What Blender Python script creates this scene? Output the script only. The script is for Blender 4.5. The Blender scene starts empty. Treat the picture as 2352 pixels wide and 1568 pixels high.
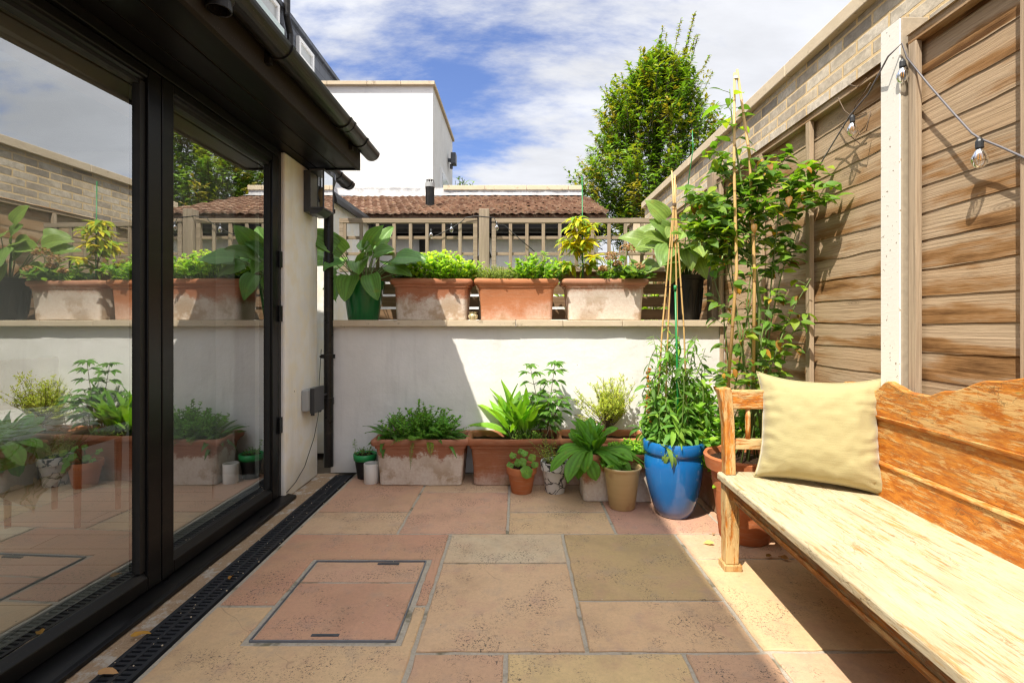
import bpy, bmesh, math, random
from math import sin, cos, pi, radians, sqrt, atan2
from mathutils import Vector, Matrix, noise as mnoise

scene = bpy.context.scene
COL = scene.collection
R = random.Random(7)
V = Vector

# ------------------------------------------------------------------ measured camera
F, CX, CY, H = 1120.0, 1188.0, 741.0, 1.123      # focal length, vanishing point (2352 px wide frame), eye height

def P(px, py, y):
    """world point seen at a photo position, at depth y"""
    return V(((px - CX) * y / F, y, H + (CY - py) * y / F))

# ------------------------------------------------------------------ mesh builder
ORG = {}

class MB:
    def __init__(s):
        s.v = []; s.f = []; s.c = []; s.m = []
        s.mat = 0
    def vert(s, p, col=(1, 1, 1)):
        s.v.append((p[0], p[1], p[2])); s.c.append((col[0], col[1], col[2], 1.0))
        return len(s.v) - 1
    def face(s, ids):
        s.f.append(tuple(ids)); s.m.append(s.mat)
    def box(s, x0, x1, y0, y1, z0, z1, col=(1, 1, 1), M=None):
        ids = []
        for z in (z0, z1):
            for x, y in ((x0, y0), (x1, y0), (x1, y1), (x0, y1)):
                p = V((x, y, z))
                if M is not None: p = M @ p
                ids.append(s.vert(p, col))
        a, b, c, d, e, f, g, h = ids
        for q in ((d, c, b, a), (e, f, g, h), (a, b, f, e), (b, c, g, f), (c, d, h, g), (d, a, e, h)):
            s.face(q)
    def prism(s, pts, axis, a0, a1, col=(1, 1, 1)):
        """extrude 2D outline along an axis; axis 'x': pts=(y,z), 'y': pts=(x,z), 'z': pts=(x,y)"""
        def mk(p, a):
            if axis == 'x': return (a, p[0], p[1])
            if axis == 'y': return (p[0], a, p[1])
            return (p[0], p[1], a)
        n = len(pts)
        i0 = [s.vert(mk(p, a0), col) for p in pts]
        i1 = [s.vert(mk(p, a1), col) for p in pts]
        for k in range(n):
            j = (k + 1) % n
            s.face((i0[k], i0[j], i1[j], i1[k]))
        s.face(i0[::-1]); s.face(i1)
    def tube(s, pts, rad, n=6, col=(1, 1, 1), cap=True):
        pts = [V(p) for p in pts]
        m = len(pts)
        if not isinstance(rad, (list, tuple)): rad = [rad] * m
        ref = None; rings = []
        for i, p in enumerate(pts):
            t = (pts[min(i + 1, m - 1)] - pts[max(i - 1, 0)])
            if t.length < 1e-9: t = V((0, 0, 1))
            t.normalize()
            if ref is None:
                ref = V((0, 0, 1)) if abs(t.z) < .9 else V((1, 0, 0))
            a = (ref - t * ref.dot(t))
            if a.length < 1e-6: a = t.orthogonal()
            a.normalize(); ref = a
            b = t.cross(a)
            r = rad[i]
            rings.append([s.vert(p + a * (r * cos(2 * pi * k / n)) + b * (r * sin(2 * pi * k / n)), col) for k in range(n)])
        for i in range(m - 1):
            for k in range(n):
                j = (k + 1) % n
                s.face((rings[i][k], rings[i][j], rings[i + 1][j], rings[i + 1][k]))
        if cap:
            s.face(rings[0][::-1]); s.face(rings[-1])
    def lathe(s, prof, cx=0, cy=0, z0=0, n=40, col=(1, 1, 1), wob=0):
        rings = []
        for (r, z) in prof:
            if r < 1e-6:
                rings.append([s.vert((cx, cy, z0 + z), col)])
            else:
                rings.append([s.vert((cx + r * (1 + wob * sin(3 * 2 * pi * k / n)) * cos(2 * pi * k / n), cy + r * sin(2 * pi * k / n), z0 + z), col) for k in range(n)])
        for a, b in zip(rings[:-1], rings[1:]):
            for k in range(n):
                j = (k + 1) % n
                if len(a) == 1 and len(b) == 1: continue
                if len(a) == 1: s.face((a[0], b[j], b[k]))
                elif len(b) == 1: s.face((a[k], a[j], b[0]))
                else: s.face((a[k], a[j], b[j], b[k]))
    def rect_lathe(s, prof, rc=.03, nseg=5, col=(1, 1, 1), M=None, wob=0.0, seed=0):
        """rows of rounded rectangles: prof = (half_x, half_y, z); the sides are cut into pieces and slightly wavy"""
        rings = []
        for (hx, hy, z) in prof:
            ring = []
            r = min(rc, hx * .9, hy * .9)
            corners = ((hx - r, hy - r, 0), (-hx + r, hy - r, pi / 2), (-hx + r, -hy + r, pi), (hx - r, -hy + r, 1.5 * pi))
            pts = []
            for (cx, cy, a0) in corners:
                for k in range(nseg + 1):
                    a = a0 + (pi / 2) * k / nseg
                    pts.append((cx + r * cos(a), cy + r * sin(a)))
            full = []
            m = len(pts)
            for i in range(m):
                a = pts[i]; b = pts[(i + 1) % m]
                full.append(a)
                d = math.hypot(b[0] - a[0], b[1] - a[1])
                if d > .1:
                    q = 7
                    for k in range(1, q):
                        full.append((a[0] + (b[0] - a[0]) * k / q, a[1] + (b[1] - a[1]) * k / q))
            for (x, y) in full:
                p = V((x, y, z))
                if wob:
                    d = mnoise.noise_vector(V((x * 5 + seed, y * 5, z * 5)))
                    p = p + d * wob
                if M is not None: p = M @ p
                ring.append(s.vert(p, col))
            rings.append(ring)
        n = len(rings[0])
        for a, b in zip(rings[:-1], rings[1:]):
            for k in range(n):
                j = (k + 1) % n
                s.face((a[k], a[j], b[j], b[k]))
        s.face(rings[0][::-1]); s.face(rings[-1])
    def ball(s, c, r, nu=10, nv=6, col=(1, 1, 1), sz=1.0):
        prof = [(r * sin(pi * i / nv), -r * sz * cos(pi * i / nv)) for i in range(nv + 1)]
        prof[0] = (0, -r * sz); prof[-1] = (0, r * sz)
        s.lathe(prof, c[0], c[1], c[2], nu, col)
    def leaf(s, p, d, up, L, W, col, bend=.6, fold=.25, segs=4, shape='ovate', across=1, tip=None, rib=0.0, wave=0.0):
        d = V(d).normalized(); up = V(up)
        up = up - d * up.dot(d)
        if up.length < 1e-4: up = d.orthogonal()
        up.normalize()
        sd = d.cross(up)
        pos = V(p); st = L / segs
        rows = []
        ph = R.random() * 6
        for i in range(segs + 1):
            t = i / segs
            if shape == 'ovate': w = sin(pi * min(1, .04 + .96 * t) ** .75)
            elif shape == 'lance': w = sin(pi * (.03 + .97 * t) ** .8) ** .9
            elif shape == 'heart': w = max(0.02, sin(pi * min(1, (.10 + .90 * t)) ** .62)) ** .75
            elif shape == 'round': w = max(.05, sqrt(max(0, 1 - (2 * t - 1) ** 2)))
            elif shape == 'spoon': w = .16 + .84 * sin(pi * t ** 1.7) if t < 1 else .05
            else: w = 1 - t
            w = max(w, .02) * W * .5
            th = bend * t
            dd = d * cos(th) - up * sin(th)
            uu = up * cos(th) + d * sin(th)
            if i: pos = pos + dd * st
            c = col if tip is None else tuple(col[k] * (1 - t) + tip[k] * t for k in range(3))
            row = []
            nn = across * 2
            for k in range(nn + 1):
                q = k / nn * 2 - 1
                h = fold * w * abs(q) - (fold * w) * .3
                if rib and across > 1: h += (rib if k % 2 else -rib) * w / (W * .5 + 1e-6)
                if wave: h += wave * W * abs(q) * sin(t * 9 + ph + q)
                cc = c
                if rib and across > 1:
                    u_ = (1.22 if k % 2 else .80) if k != across else 1.45
                    cc = (c[0] * u_, c[1] * u_, c[2] * u_)
                row.append(s.vert(pos + sd * (w * q) + uu * h, cc))
            rows.append(row)
        for a, b in zip(rows[:-1], rows[1:]):
            for k in range(len(a) - 1):
                s.face((a[k], a[k + 1], b[k + 1], b[k]))

def mesh_obj(name, mb, mats, parent=None, smooth=False, bevel=0, loc=None, bseg=2):
    me = bpy.data.meshes.new(name)
    if parent is not None:
        o0 = ORG[parent.name]
    elif loc is not None:
        o0 = V(loc)
    else:
        xs = [v[0] for v in mb.v]; ys = [v[1] for v in mb.v]; zs = [v[2] for v in mb.v]
        o0 = V(((min(xs) + max(xs)) / 2, (min(ys) + max(ys)) / 2, min(zs)))
    me.from_pydata([(v[0] - o0.x, v[1] - o0.y, v[2] - o0.z) for v in mb.v], [], mb.f)
    if not isinstance(mats, (list, tuple)): mats = [mats]
    for m in mats: me.materials.append(m)
    at = me.attributes.new('tint', 'FLOAT_COLOR', 'POINT')
    at.data.foreach_set('color', [x for c in mb.c for x in c])
    if len(mats) > 1: me.polygons.foreach_set('material_index', mb.m)
    if smooth: me.polygons.foreach_set('use_smooth', [True] * len(me.polygons))
    me.update()
    o = bpy.data.objects.new(name, me)
    COL.objects.link(o)
    if parent is not None:
        o.parent = parent
    else:
        o.location = o0
    ORG[o.name] = o0
    if bevel:
        b = o.modifiers.new('edge', 'BEVEL'); b.width = bevel; b.segments = bseg; b.limit_method = 'ANGLE'; b.angle_limit = radians(40)
        b.harden_normals = False
    return o

def tag(o, label=None, cat=None, group=None, kind=None):
    if label: o['label'] = label
    if cat: o['category'] = cat
    if group: o['group'] = group
    if kind: o['kind'] = kind
    return o

def thing(name, loc, label, cat, group=None):
    o = bpy.data.objects.new(name, None); COL.objects.link(o)
    o.location = loc; o.empty_display_size = .1
    ORG[o.name] = V(loc)
    return tag(o, label, cat, group)

# ------------------------------------------------------------------ node helper
class NT:
    def __init__(s, name):
        s.m = bpy.data.materials.new(name); s.m.use_nodes = True
        s.t = s.m.node_tree; s.t.nodes.clear()
        s.out = s.t.nodes.new('ShaderNodeOutputMaterial')
    def set(s, sock, v):
        if isinstance(v, bpy.types.NodeSocket): s.t.links.new(v, sock)
        elif v is not None:
            if sock.type == 'RGBA' and len(v) == 3: v = (*v, 1)
            sock.default_value = v
    def n(s, typ, ins=None, **props):
        nd = s.t.nodes.new(typ)
        for k, v in props.items(): setattr(nd, k, v)
        for k, v in (ins or {}).items(): s.set(nd.inputs[k], v)
        return nd
    def obj(s): return s.n('ShaderNodeTexCoord').outputs['Object']
    def gen(s): return s.n('ShaderNodeTexCoord').outputs['Generated']
    def pos(s): return s.n('ShaderNodeNewGeometry').outputs['Position']
    def attr(s, name='tint'): return s.n('ShaderNodeAttribute', attribute_name=name)
    def map(s, v, scale=(1, 1, 1), loc=(0, 0, 0), rot=(0, 0, 0)):
        return s.n('ShaderNodeMapping', {'Vector': v, 'Scale': scale, 'Location': loc, 'Rotation': rot}).outputs[0]
    def noise(s, v, scale=5, detail=4, rough=.55, dist=0, out=0):
        return s.n('ShaderNodeTexNoise', {'Vector': v, 'Scale': scale, 'Detail': detail, 'Roughness': rough, 'Distortion': dist}).outputs[out]
    def voro(s, v, scale=5, feature='F1', out='Distance', rnd=1):
        return s.n('ShaderNodeTexVoronoi', {'Vector': v, 'Scale': scale, 'Randomness': rnd}, feature=feature).outputs[out]
    def ramp(s, f, stops, interp='LINEAR'):
        nd = s.n('ShaderNodeValToRGB', {'Fac': f})
        cr = nd.color_ramp; cr.interpolation = interp
        while len(cr.elements) > 1: cr.elements.remove(cr.elements[-1])
        for i, (p, c) in enumerate(stops):
            e = cr.elements[0] if i == 0 else cr.elements.new(p)
            e.position = p
            if not isinstance(c, (tuple, list)): c = (c, c, c)
            e.color = (*c[:3], 1)
        return nd.outputs[0]
    def mix(s, f, a, b, mode='MIX'):
        nd = s.t.nodes.new('ShaderNodeMix'); nd.data_type = 'RGBA'; nd.blend_type = mode; nd.clamp_factor = True
        s.set(nd.inputs[0], f); s.set(nd.inputs[6], a); s.set(nd.inputs[7], b)
        return nd.outputs[2]
    def math(s, op, a, b=None, c=None, clamp=False):
        nd = s.t.nodes.new('ShaderNodeMath'); nd.operation = op; nd.use_clamp = clamp
        s.set(nd.inputs[0], a)
        if b is not None: s.set(nd.inputs[1], b)
        if c is not None: s.set(nd.inputs[2], c)
        return nd.outputs[0]
    def sep(s, v): return s.n('ShaderNodeSeparateXYZ', {0: v}).outputs
    def comb(s, x, y, z): return s.n('ShaderNodeCombineXYZ', {0: x, 1: y, 2: z}).outputs[0]
    def vadd(s, a, b):
        nd = s.t.nodes.new('ShaderNodeVectorMath'); nd.operation = 'ADD'
        s.set(nd.inputs[0], a); s.set(nd.inputs[1], b); return nd.outputs[0]
    def step(s, f, a, b):
        return s.n('ShaderNodeMapRange', {'Value': f, 'From Min': a, 'From Max': b, 'To Min': 0, 'To Max': 1}, interpolation_type='SMOOTHSTEP').outputs[0]
    def bump(s, h, strength=.3, dist=.01, normal=None):
        nd = s.n('ShaderNodeBump', {'Height': h, 'Strength': strength, 'Distance': dist})
        if normal is not None: s.set(nd.inputs['Normal'], normal)
        return nd.outputs[0]
    def bsdf(s, col, rough=.7, normal=None, metal=0, spec=.5, coat=0, coat_rough=.05):
        b = s.n('ShaderNodeBsdfPrincipled', {'Base Color': col, 'Roughness': rough, 'Metallic': metal, 'Specular IOR Level': spec, 'Coat Weight': coat, 'Coat Roughness': coat_rough})
        if normal is not None: s.set(b.inputs['Normal'], normal)
        s.t.links.new(b.outputs[0], s.out.inputs[0])
        return b
    def rnd(s): return s.n('ShaderNodeObjectInfo').outputs['Random']
    def oloc(s): return s.n('ShaderNodeObjectInfo').outputs['Location']

def plain(name, col, rough=.6, var=.12, scale=20, bump=.0, metal=0, spec=.5, coat=0):
    t = NT(name); v = t.obj()
    n = t.noise(v, scale, 5)
    c = t.mix(n, tuple(x * (1 - var) for x in col), tuple(min(1, x * (1 + var)) for x in col))
    nm = t.bump(n, bump, .004) if bump else None
    rr = t.math('MULTIPLY_ADD', n, .2, rough - .1)
    t.bsdf(c, rr, nm, metal, spec, coat)
    return t.m

M = {}
def make_materials():
    # ---- white masonry paint (several tones)
    def render_wall(name, col, dirt=.5, cream=None):
        t = NT(name); p = t.pos(); z = t.sep(p)[2]
        n1 = t.noise(p, 3, 6, .6); n2 = t.noise(p, 40, 4, .6); n3 = t.noise(p, 9, 3)
        c = t.mix(t.step(n1, .35, .75), col, tuple(x * .90 for x in col))
        if cream: c = t.mix(t.step(n3, .4, .65), c, cream)
        # splash dirt towards the base, broken up by noise
        d = t.math('MULTIPLY', t.step(t.math('ADD', z, t.math('MULTIPLY', n1, .35)), .42, .12), dirt)
        c = t.mix(d, c, (.33, .27, .19))
        dr = t.math('MULTIPLY', t.step(t.noise(t.map(p, (9, 9, .8)), 1, 5, .65), .52, .72), .26)
        c = t.mix(dr, c, tuple(x * .66 for x in col))
        # little chips and spots
        sp = t.math('LESS_THAN', t.voro(p, 9), .045)
        sp = t.math('MULTIPLY', sp, t.step(n3, .52, .60))
        c = t.mix(sp, c, (.22, .17, .12))
        h = t.math('ADD', t.math('MULTIPLY', n1, 1.2), t.math('MULTIPLY', n2, .5))
        t.bsdf(c, .85, t.bump(h, .30, .012), spec=.25)
        return t.m
    M['white_render'] = render_wall('white masonry paint', (.80, .785, .755), .45)
    M['cream_render'] = render_wall('cream masonry paint', (.86, .845, .80), .45, (.84, .79, .67))
    M['far_render'] = render_wall('far white render', (.82, .81, .79), .0)
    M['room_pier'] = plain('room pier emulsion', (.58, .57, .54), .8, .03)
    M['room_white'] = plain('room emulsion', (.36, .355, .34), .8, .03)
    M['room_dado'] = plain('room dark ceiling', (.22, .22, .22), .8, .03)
    # ---- sandstone slabs
    t = NT('sandstone paving'); p = t.pos(); a = t.attr().outputs['Color']
    n1 = t.noise(p, 2.6, 5, .6, .6); n2 = t.noise(p, 60, 4, .7); n3 = t.noise(p, 7, 4, .6)
    c = t.mix(t.step(n1, .38, .70), a, t.mix(.55, a, (.56, .36, .21)))
    c = t.mix(t.math('MULTIPLY', t.step(n3, .5, .72), .55), c, t.mix(.6, c, (.50, .27, .20)))
    c = t.mix(t.step(n2, .30, .75), t.mix(.16, c, (.16, .10, .06)), c)
    # stain patches and black lichen specks in patches
    st = t.math('MULTIPLY', t.step(t.noise(t.vadd(p, (4.1, 2.2, 0)), 3.3, 6, .65), .48, .70), .34)
    c = t.mix(st, c, t.mix(.6, c, (.13, .09, .06)))
    pm = t.step(t.noise(p, 4.0, 5, .7), .46, .62)
    s1_ = t.step(t.noise(p, 85, 4, .7), .56, .61); s2_ = t.step(t.noise(t.vadd(p, (3, 1, 0)), 200, 2), .60, .66)
    gy = t.math('MULTIPLY', t.step(t.noise(t.vadd(p, (9, 4, 0)), 8, 6, .7), .50, .68), .30)
    c = t.mix(gy, c, (.30, .24, .20))
    sp = t.math('MAXIMUM', t.math('MULTIPLY', s1_, pm), t.math('MULTIPLY', s2_, t.math('MULTIPLY_ADD', pm, .7, .12)))
    c = t.mix(t.math('MULTIPLY', sp, .88), c, (.05, .042, .036))
    cr = t.math('MULTIPLY', t.math('LESS_THAN', t.math('ABSOLUTE', t.math('SUBTRACT', t.noise(p, 1.3, 4, .5, .5), .5)), .0016), t.step(t.noise(p, 1.7, 2), .52, .60))
    c = t.mix(t.math('MULTIPLY', cr, .25), c, (.07, .045, .03))
    lay = t.noise(t.vadd(p, t.map(t.noise(p, 3, 3, .5, 0, 1), (.5, .5, 0))), 3.2, 6, .65)
    h = t.math('ADD', t.math('ADD', n3, t.math('MULTIPLY', n2, .35)), t.math('MULTIPLY', t.math('SNAP', lay, .07), 2.2))
    t.bsdf(c, t.math('MULTIPLY_ADD', n2, .25, .5), t.bump(h, .40, .009), spec=.35)
    M['paving'] = t.m
    # ---- mortar
    t = NT('pointing mortar'); p = t.pos()
    n1 = t.noise(p, 90, 4, .7); n2 = t.noise(p, 6, 4, .7)
    c = t.mix(n1, (.30, .26, .20), (.58, .52, .43))
    c = t.mix(t.math('MULTIPLY', t.step(n2, .54, .66), .8), c, (.15, .14, .085))
    t.bsdf(c, .95, t.bump(n1, .7, .01), spec=.1); M['mortar'] = t.m
    t = NT('gritty strip'); p = t.pos()
    n1 = t.noise(p, 120, 4, .75); n2 = t.noise(p, 12, 4, .7)
    c = t.mix(n1, (.30, .19, .11), (.62, .46, .31)); c = t.mix(t.step(n2, .5, .66), c, (.60, .55, .48))
    t.bsdf(c, .95, t.bump(n1, .8, .012), spec=.1); M['grit'] = t.m
    M['earth'] = plain('bare earth', (.10, .075, .05), .95, .4, 12, .5)
    t = NT('potting soil'); p = t.pos(); n1 = t.noise(p, 130, 3, .75)
    c = t.ramp(n1, [(.3, (.018, .011, .007)), (.6, (.07, .042, .025)), (.75, (.16, .11, .07))])
    t.bsdf(c, .95, t.bump(n1, 1, .02), spec=.1); M['soil'] = t.m
    # ---- black plastic / aluminium
    def black(name, col, rough, dust, sp_=.28):
        t = NT(name); p = t.pos()
        n1 = t.noise(p, 160, 2, .6); n2 = t.noise(t.map(p, (14, 3, 14)), 1, 5, .65)
        c = t.mix(t.math('MULTIPLY', t.step(n2, .5, .8), dust), col, (.10, .085, .06))
        c = t.mix(t.math('MULTIPLY', t.step(n1, .66, .72), dust), c, (.20, .17, .13))
        t.bsdf(c, t.math('MULTIPLY_ADD', n2, .25, rough), spec=sp_); return t.m
    M['black_frame'] = black('black powder coat', (.005, .005, .0055), .20, .12)
    M['black_plastic'] = black('black rainwater plastic', (.013, .012, .011), .18, .35)
    M['soffit'] = black('black painted boards', (.006, .0055, .0055), .28, .06, .12)
    M['fascia'] = black('weathered fascia', (.022, .016, .010), .6, .25)
    M['dusty'] = plain('dusty batten', (.16, .12, .075), .9)
    M['drain'] = black('drain grating plastic', (.020, .022, .027), .48, .30)
    M['rubber'] = plain('black gasket', (.006, .006, .006), .6)
    M['void'] = plain('channel shadow', (.008, .007, .006), .9)
    M['brown_timber'] = plain('brown head lining', (.42, .31, .22), .6, .15, 9)
    # ---- glass
    def glass(name, base, tint, gain):
        t = NT(name)
        fr = t.n('ShaderNodeFresnel', {'IOR': 1.52}).outputs[0]
        fac = t.math('MULTIPLY_ADD', fr, gain, base, clamp=True)
        fac = t.math('MINIMUM', fac, .9)
        gl = t.n('ShaderNodeBsdfGlossy', {'Color': (.95, .97, .97, 1), 'Roughness': 0.0})
        tr = t.n('ShaderNodeBsdfTransparent', {'Color': tint})
        mx = t.n('ShaderNodeMixShader', {0: fac, 1: tr.outputs[0], 2: gl.outputs[0]})
        t.t.links.new(mx.outputs[0], t.out.inputs[0]); return t.m
    M['glass'] = glass('double glazing', .28, (.88, .93, .88), 3.4)
    M['clear_glass'] = glass('clear lamp glass', .06, (.93, .95, .94), 2.0)
    M['bulb_glass'] = glass('bulb glass', .02, (.95, .95, .93), 2.2)
    M['balustrade_glass'] = plain('sky toned balustrade glass', (.50, .60, .59), .15, .05, 2)  # opaque pale colour, with the sky's reflection put into it
    # ---- terracotta with lime bloom; stain shape differs per pot
    def terracotta(name, base, bloom, lo, hi):
        t = NT(name); v = t.obj(); z = t.sep(v)[2]; sh = t.map(t.oloc(), (3.1, 2.3, 1.7)); w = t.vadd(v, sh)
        n1 = t.noise(w, 6, 6, .65); n2 = t.noise(t.map(w, (12, 12, 90)), 1, 4, .6); n3 = t.noise(w, 60, 4, .7); n4 = t.noise(w, 2.2, 3)
        c = t.mix(n1, tuple(x * .72 for x in base), tuple(min(1, x * 1.2) for x in base))
        c = t.mix(t.math('MULTIPLY', t.step(n2, .45, .75), .35), c, (.46, .27, .17))
        if bloom > 0:
            # the white bloom creeps up from the foot
            e = t.math('SUBTRACT', t.math('ADD', t.math('MULTIPLY', n3, .07), t.math('ADD', t.math('MULTIPLY', n1, .27), t.math('MULTIPLY', n4, .20))), z)
            m = t.math('MULTIPLY', t.step(e, lo, hi), bloom)
            m = t.math('MULTIPLY', m, t.math('MULTIPLY_ADD', n3, 1.0, .42), clamp=True)
            c = t.mix(m, c, t.mix(n1, (.56, .46, .36), (.74, .69, .62)))
            m2 = t.math('MULTIPLY', t.step(t.noise(w, 4.2, 5, .6), .52, .62), t.step(e, .05, .2))
            c = t.mix(t.math('MULTIPLY', m2, .6), c, (.27, .15, .05))
        t.bsdf(c, .82, t.bump(t.math('ADD', n3, t.math('MULTIPLY', n2, .6)), .28, .006), spec=.25); return t.m
    M['terracotta_bloom'] = terracotta('terracotta with white bloom', (.41, .16, .082), .95, .07, .15)
    M['terracotta_crust'] = terracotta('terracotta with thick lime crust', (.36, .15, .085), 1.0, .045, .085)
    M['terracotta_pale'] = terracotta('terracotta pale and weathered', (.44, .21, .125), .95, -.01, .09)
    M['terracotta_clean'] = terracotta('terracotta orange', (.46, .18, .08), .5, .14, .30)
    M['terracotta_dark'] = terracotta('terracotta dark brown', (.34, .125, .058), .5, .12, .26)  # darker, browner base than the orange terracotta
    M['terracotta_plain'] = terracotta('terracotta smooth', (.46, .15, .055), 0, .14, .30)
    M['green_plastic'] = plain('dark green plastic', (.010, .135, .035), .22, .1, 4)
    M['bright_green_plastic'] = plain('bright green plastic', (.02, .30, .08), .35, .1)
    M['black_pot'] = plain('black planter plastic', (.012, .012, .012), .45, .2)
    M['white_ceramic'] = plain('white ceramic', (.74, .72, .67), .35, .03)
    t = NT('buff glaze'); v = t.obj(); n1 = t.noise(t.map(v, (3, 3, 40)), 1, 4); n2 = t.noise(v, 9, 4)
    c = t.mix(n1, (.46, .31, .13), (.56, .41, .20)); c = t.mix(t.step(n2, .55, .75), c, (.38, .22, .10))
    t.bsdf(c, .42, t.bump(n1, .2, .004)); M['buff_glaze'] = t.m
    t = NT('blue glaze'); v = t.obj(); z = t.sep(v)[2]; n1 = t.noise(v, 4, 5, .6); n2 = t.noise(t.map(v, (30, 30, 4)), 1, 4)
    c = t.mix(n1, (.005, .09, .31), (.012, .17, .45))
    f = t.step(t.math('ADD', z, t.math('MULTIPLY', n1, .14)), .20, .06)
    c = t.mix(t.math('MULTIPLY', f, .8), c, (.14, .15, .24))
    c = t.mix(t.math('MULTIPLY', t.step(n2, .62, .75), .3), c, (.10, .32, .58))
    t.bsdf(c, .16, t.bump(n1, .08, .01), coat=.5, coat_rough=.12); M['blue_glaze'] = t.m
    t = NT('crackled whitewash'); v = t.obj(); n0 = t.noise(v, 8, 3, .6, 1.5)
    e = t.voro(t.vadd(v, t.map(t.noise(v, 14, 3, .6, 0, 1), (.09, .09, .09))), 13, 'DISTANCE_TO_EDGE')
    k = t.math('MULTIPLY', t.step(e, .075, .03), t.step(n0, .34, .46))
    c = t.mix(k, (.62, .60, .57), (.03, .028, .028)); t.bsdf(c, .5); M['marbled'] = t.m
    t = NT('patterned jar'); v = t.obj(); z = t.sep(v)[2]
    w_ = t.n('ShaderNodeTexWave', {'Vector': v, 'Scale': 30, 'Distortion': 4, 'Detail': 2}).outputs[1]
    c = t.ramp(w_, [(0, (.62, .52, .32)), (.55, (.62, .52, .32)), (.6, (.25, .10, .05)), (.8, (.10, .16, .08))]); t.bsdf(c, .3); M['jar'] = t.m
    # ---- weathered timber: grain along an axis
    def timber(name, a, b, along, stain=0, dark=(.20, .095, .028), knots=True, fine=90, bumps=.5):
        t = NT(name); p = t.pos(); tn = t.attr().outputs['Color']
        q = t.vadd(p, t.map(tn, (9, 7, 5)))
        s0 = {'x': (2.2, fine, fine), 'y': (fine, 2.2, fine), 'z': (fine, fine, 2.2)}[along]
        s1 = {'x': (1.2, 14, 14), 'y': (14, 1.2, 14), 'z': (14, 14, 1.2)}[along]
        warp = t.map(t.noise(q, 2.2, 2, .5, 0, 1), (.022, .022, .022))
        qw = t.vadd(q, warp)
        g = t.noise(t.map(qw, s0), 1, 5, .65); g2 = t.noise(t.map(qw, s1), 1, 5, .6); n1 = t.noise(q, 2, 4)
        c = t.mix(t.math('ADD', t.math('MULTIPLY', t.step(g2, .15, .85), .6), t.math('MULTIPLY', n1, .4)), a, b)
        c = t.mix(t.math('MULTIPLY', t.step(g, .58, .38), .45), c, tuple(x * .45 for x in a))
        sep = t.sep(tn)
        c = t.mix(t.math('MULTIPLY', sep[0], .26), c, tuple(x * .45 for x in b))
        c = t.mix(t.math('MULTIPLY', sep[2], .30), c, tuple(x * u for x, u in zip(a, (1.15, .95, .72))))
        if knots:
            kd = t.voro(t.map(q, {'x': (3.2, 9, 9), 'y': (9, 3.2, 9), 'z': (9, 9, 3.2)}[along]), 1)
            ring = t.math('SINE', t.math('MULTIPLY', t.math('ADD', kd, t.math('MULTIPLY', n1, .1)), 130))
            kz = t.step(kd, .20, .07)
            c = t.mix(t.math('MULTIPLY', kz, t.math('MULTIPLY_ADD', ring, .20, .32)), c, tuple(x * .30 for x in a))
        if stain:
            s2 = {'x': (1.5, 9, 9), 'y': (9, 1.5, 9), 'z': (9, 9, 1.5)}[along]
            sn = t.noise(t.map(q, s2), 1, 5, .6); big = t.noise(p, 1.3, 2, .5)
            fr = t.math('FRACT', t.math('DIVIDE', t.math('SUBTRACT', t.sep(p)[2], .06), .106))
            m = t.math('MULTIPLY', t.step(t.math('ADD', sn, t.math('MULTIPLY', t.step(fr, .85, .15), .14)), .525, .66), t.step(big, .34, .48))
            m2 = t.math('MULTIPLY', t.step(t.math('ADD', sn, t.math('MULTIPLY', t.step(fr, .85, .15), .14)), .63, .76), t.step(big, .40, .52))
            c = t.mix(t.math('MULTIPLY', m, stain), c, (.27, .135, .045))
            c = t.mix(t.math('MULTIPLY', m2, .9), c, dark)
        t.bsdf(c, .85, t.bump(t.math('ADD', g, t.math('MULTIPLY', g2, .4)), bumps, .006), spec=.2); return t.m
    M['fence_wood'] = timber('weathered fence board', (.40, .29, .18), (.56, .43, .295), 'y', .90, (.085, .036, .010), True, 130)
    M['batten_wood'] = timber('weathered batten', (.38, .29, .195), (.54, .43, .315), 'z', 0)
    M['rail_wood'] = timber('weathered rail', (.27, .215, .155), (.42, .345, .26), 'x', 0)
    M['slat_wood'] = timber('brown slat', (.20, .125, .07), (.33, .22, .135), 'x', 0)
    M['post_wood'] = timber('weathered post', (.27, .215, .155), (.43, .355, .27), 'z', 0)
    # ---- old bench paint: cream rubbed through to orange, cracked, traces of green
    def bench(name, along, cream, wear, o1=(.36, .10, .010), o2=(.58, .215, .025), s1y=(13, 5.0, 20)):
        t = NT(name); v = t.obj(); tn = t.attr().outputs['Color']; q = t.vadd(v, t.map(tn, (5, 7, 3)))
        s0 = {'y': (110, 15, 110), 'x': (15, 110, 110), 'z': (90, 90, 13)}[along]
        s1 = {'y': s1y, 'x': (3.2, 16, 18), 'z': (12, 12, 3)}[along]
        g = t.noise(t.map(q, s0), 1, 5, .7); b = t.noise(t.map(q, s1), 1, 7, .72, .4); big = t.noise(q, 2.5, 3)
        m = t.step(t.math('ADD', t.math('MULTIPLY', g, .40), t.math('ADD', t.math('MULTIPLY', b, .58), t.math('MULTIPLY', big, .18))), wear - .045, wear + .05)
        org = t.mix(t.step(t.noise(t.map(q, s1), 3, 5, .7), .35, .65), o1, o2)
        c = t.mix(m, org, cream)
        mid = t.math('MULTIPLY', t.math('MULTIPLY', t.step(g, .52, .66), .60), m)
        c = t.mix(mid, c, (.58, .36, .13))
        bl = t.math('MULTIPLY', t.step(t.noise(t.map(q, {'y': (7, 2.5, 7), 'x': (2.5, 7, 7), 'z': (7, 7, 2.5)}[along]), 1, 6, .7), .48, .66), .42)
        c = t.mix(bl, c, tuple(x * u for x, u in zip(cream, (.62, .56, .48))))
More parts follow.
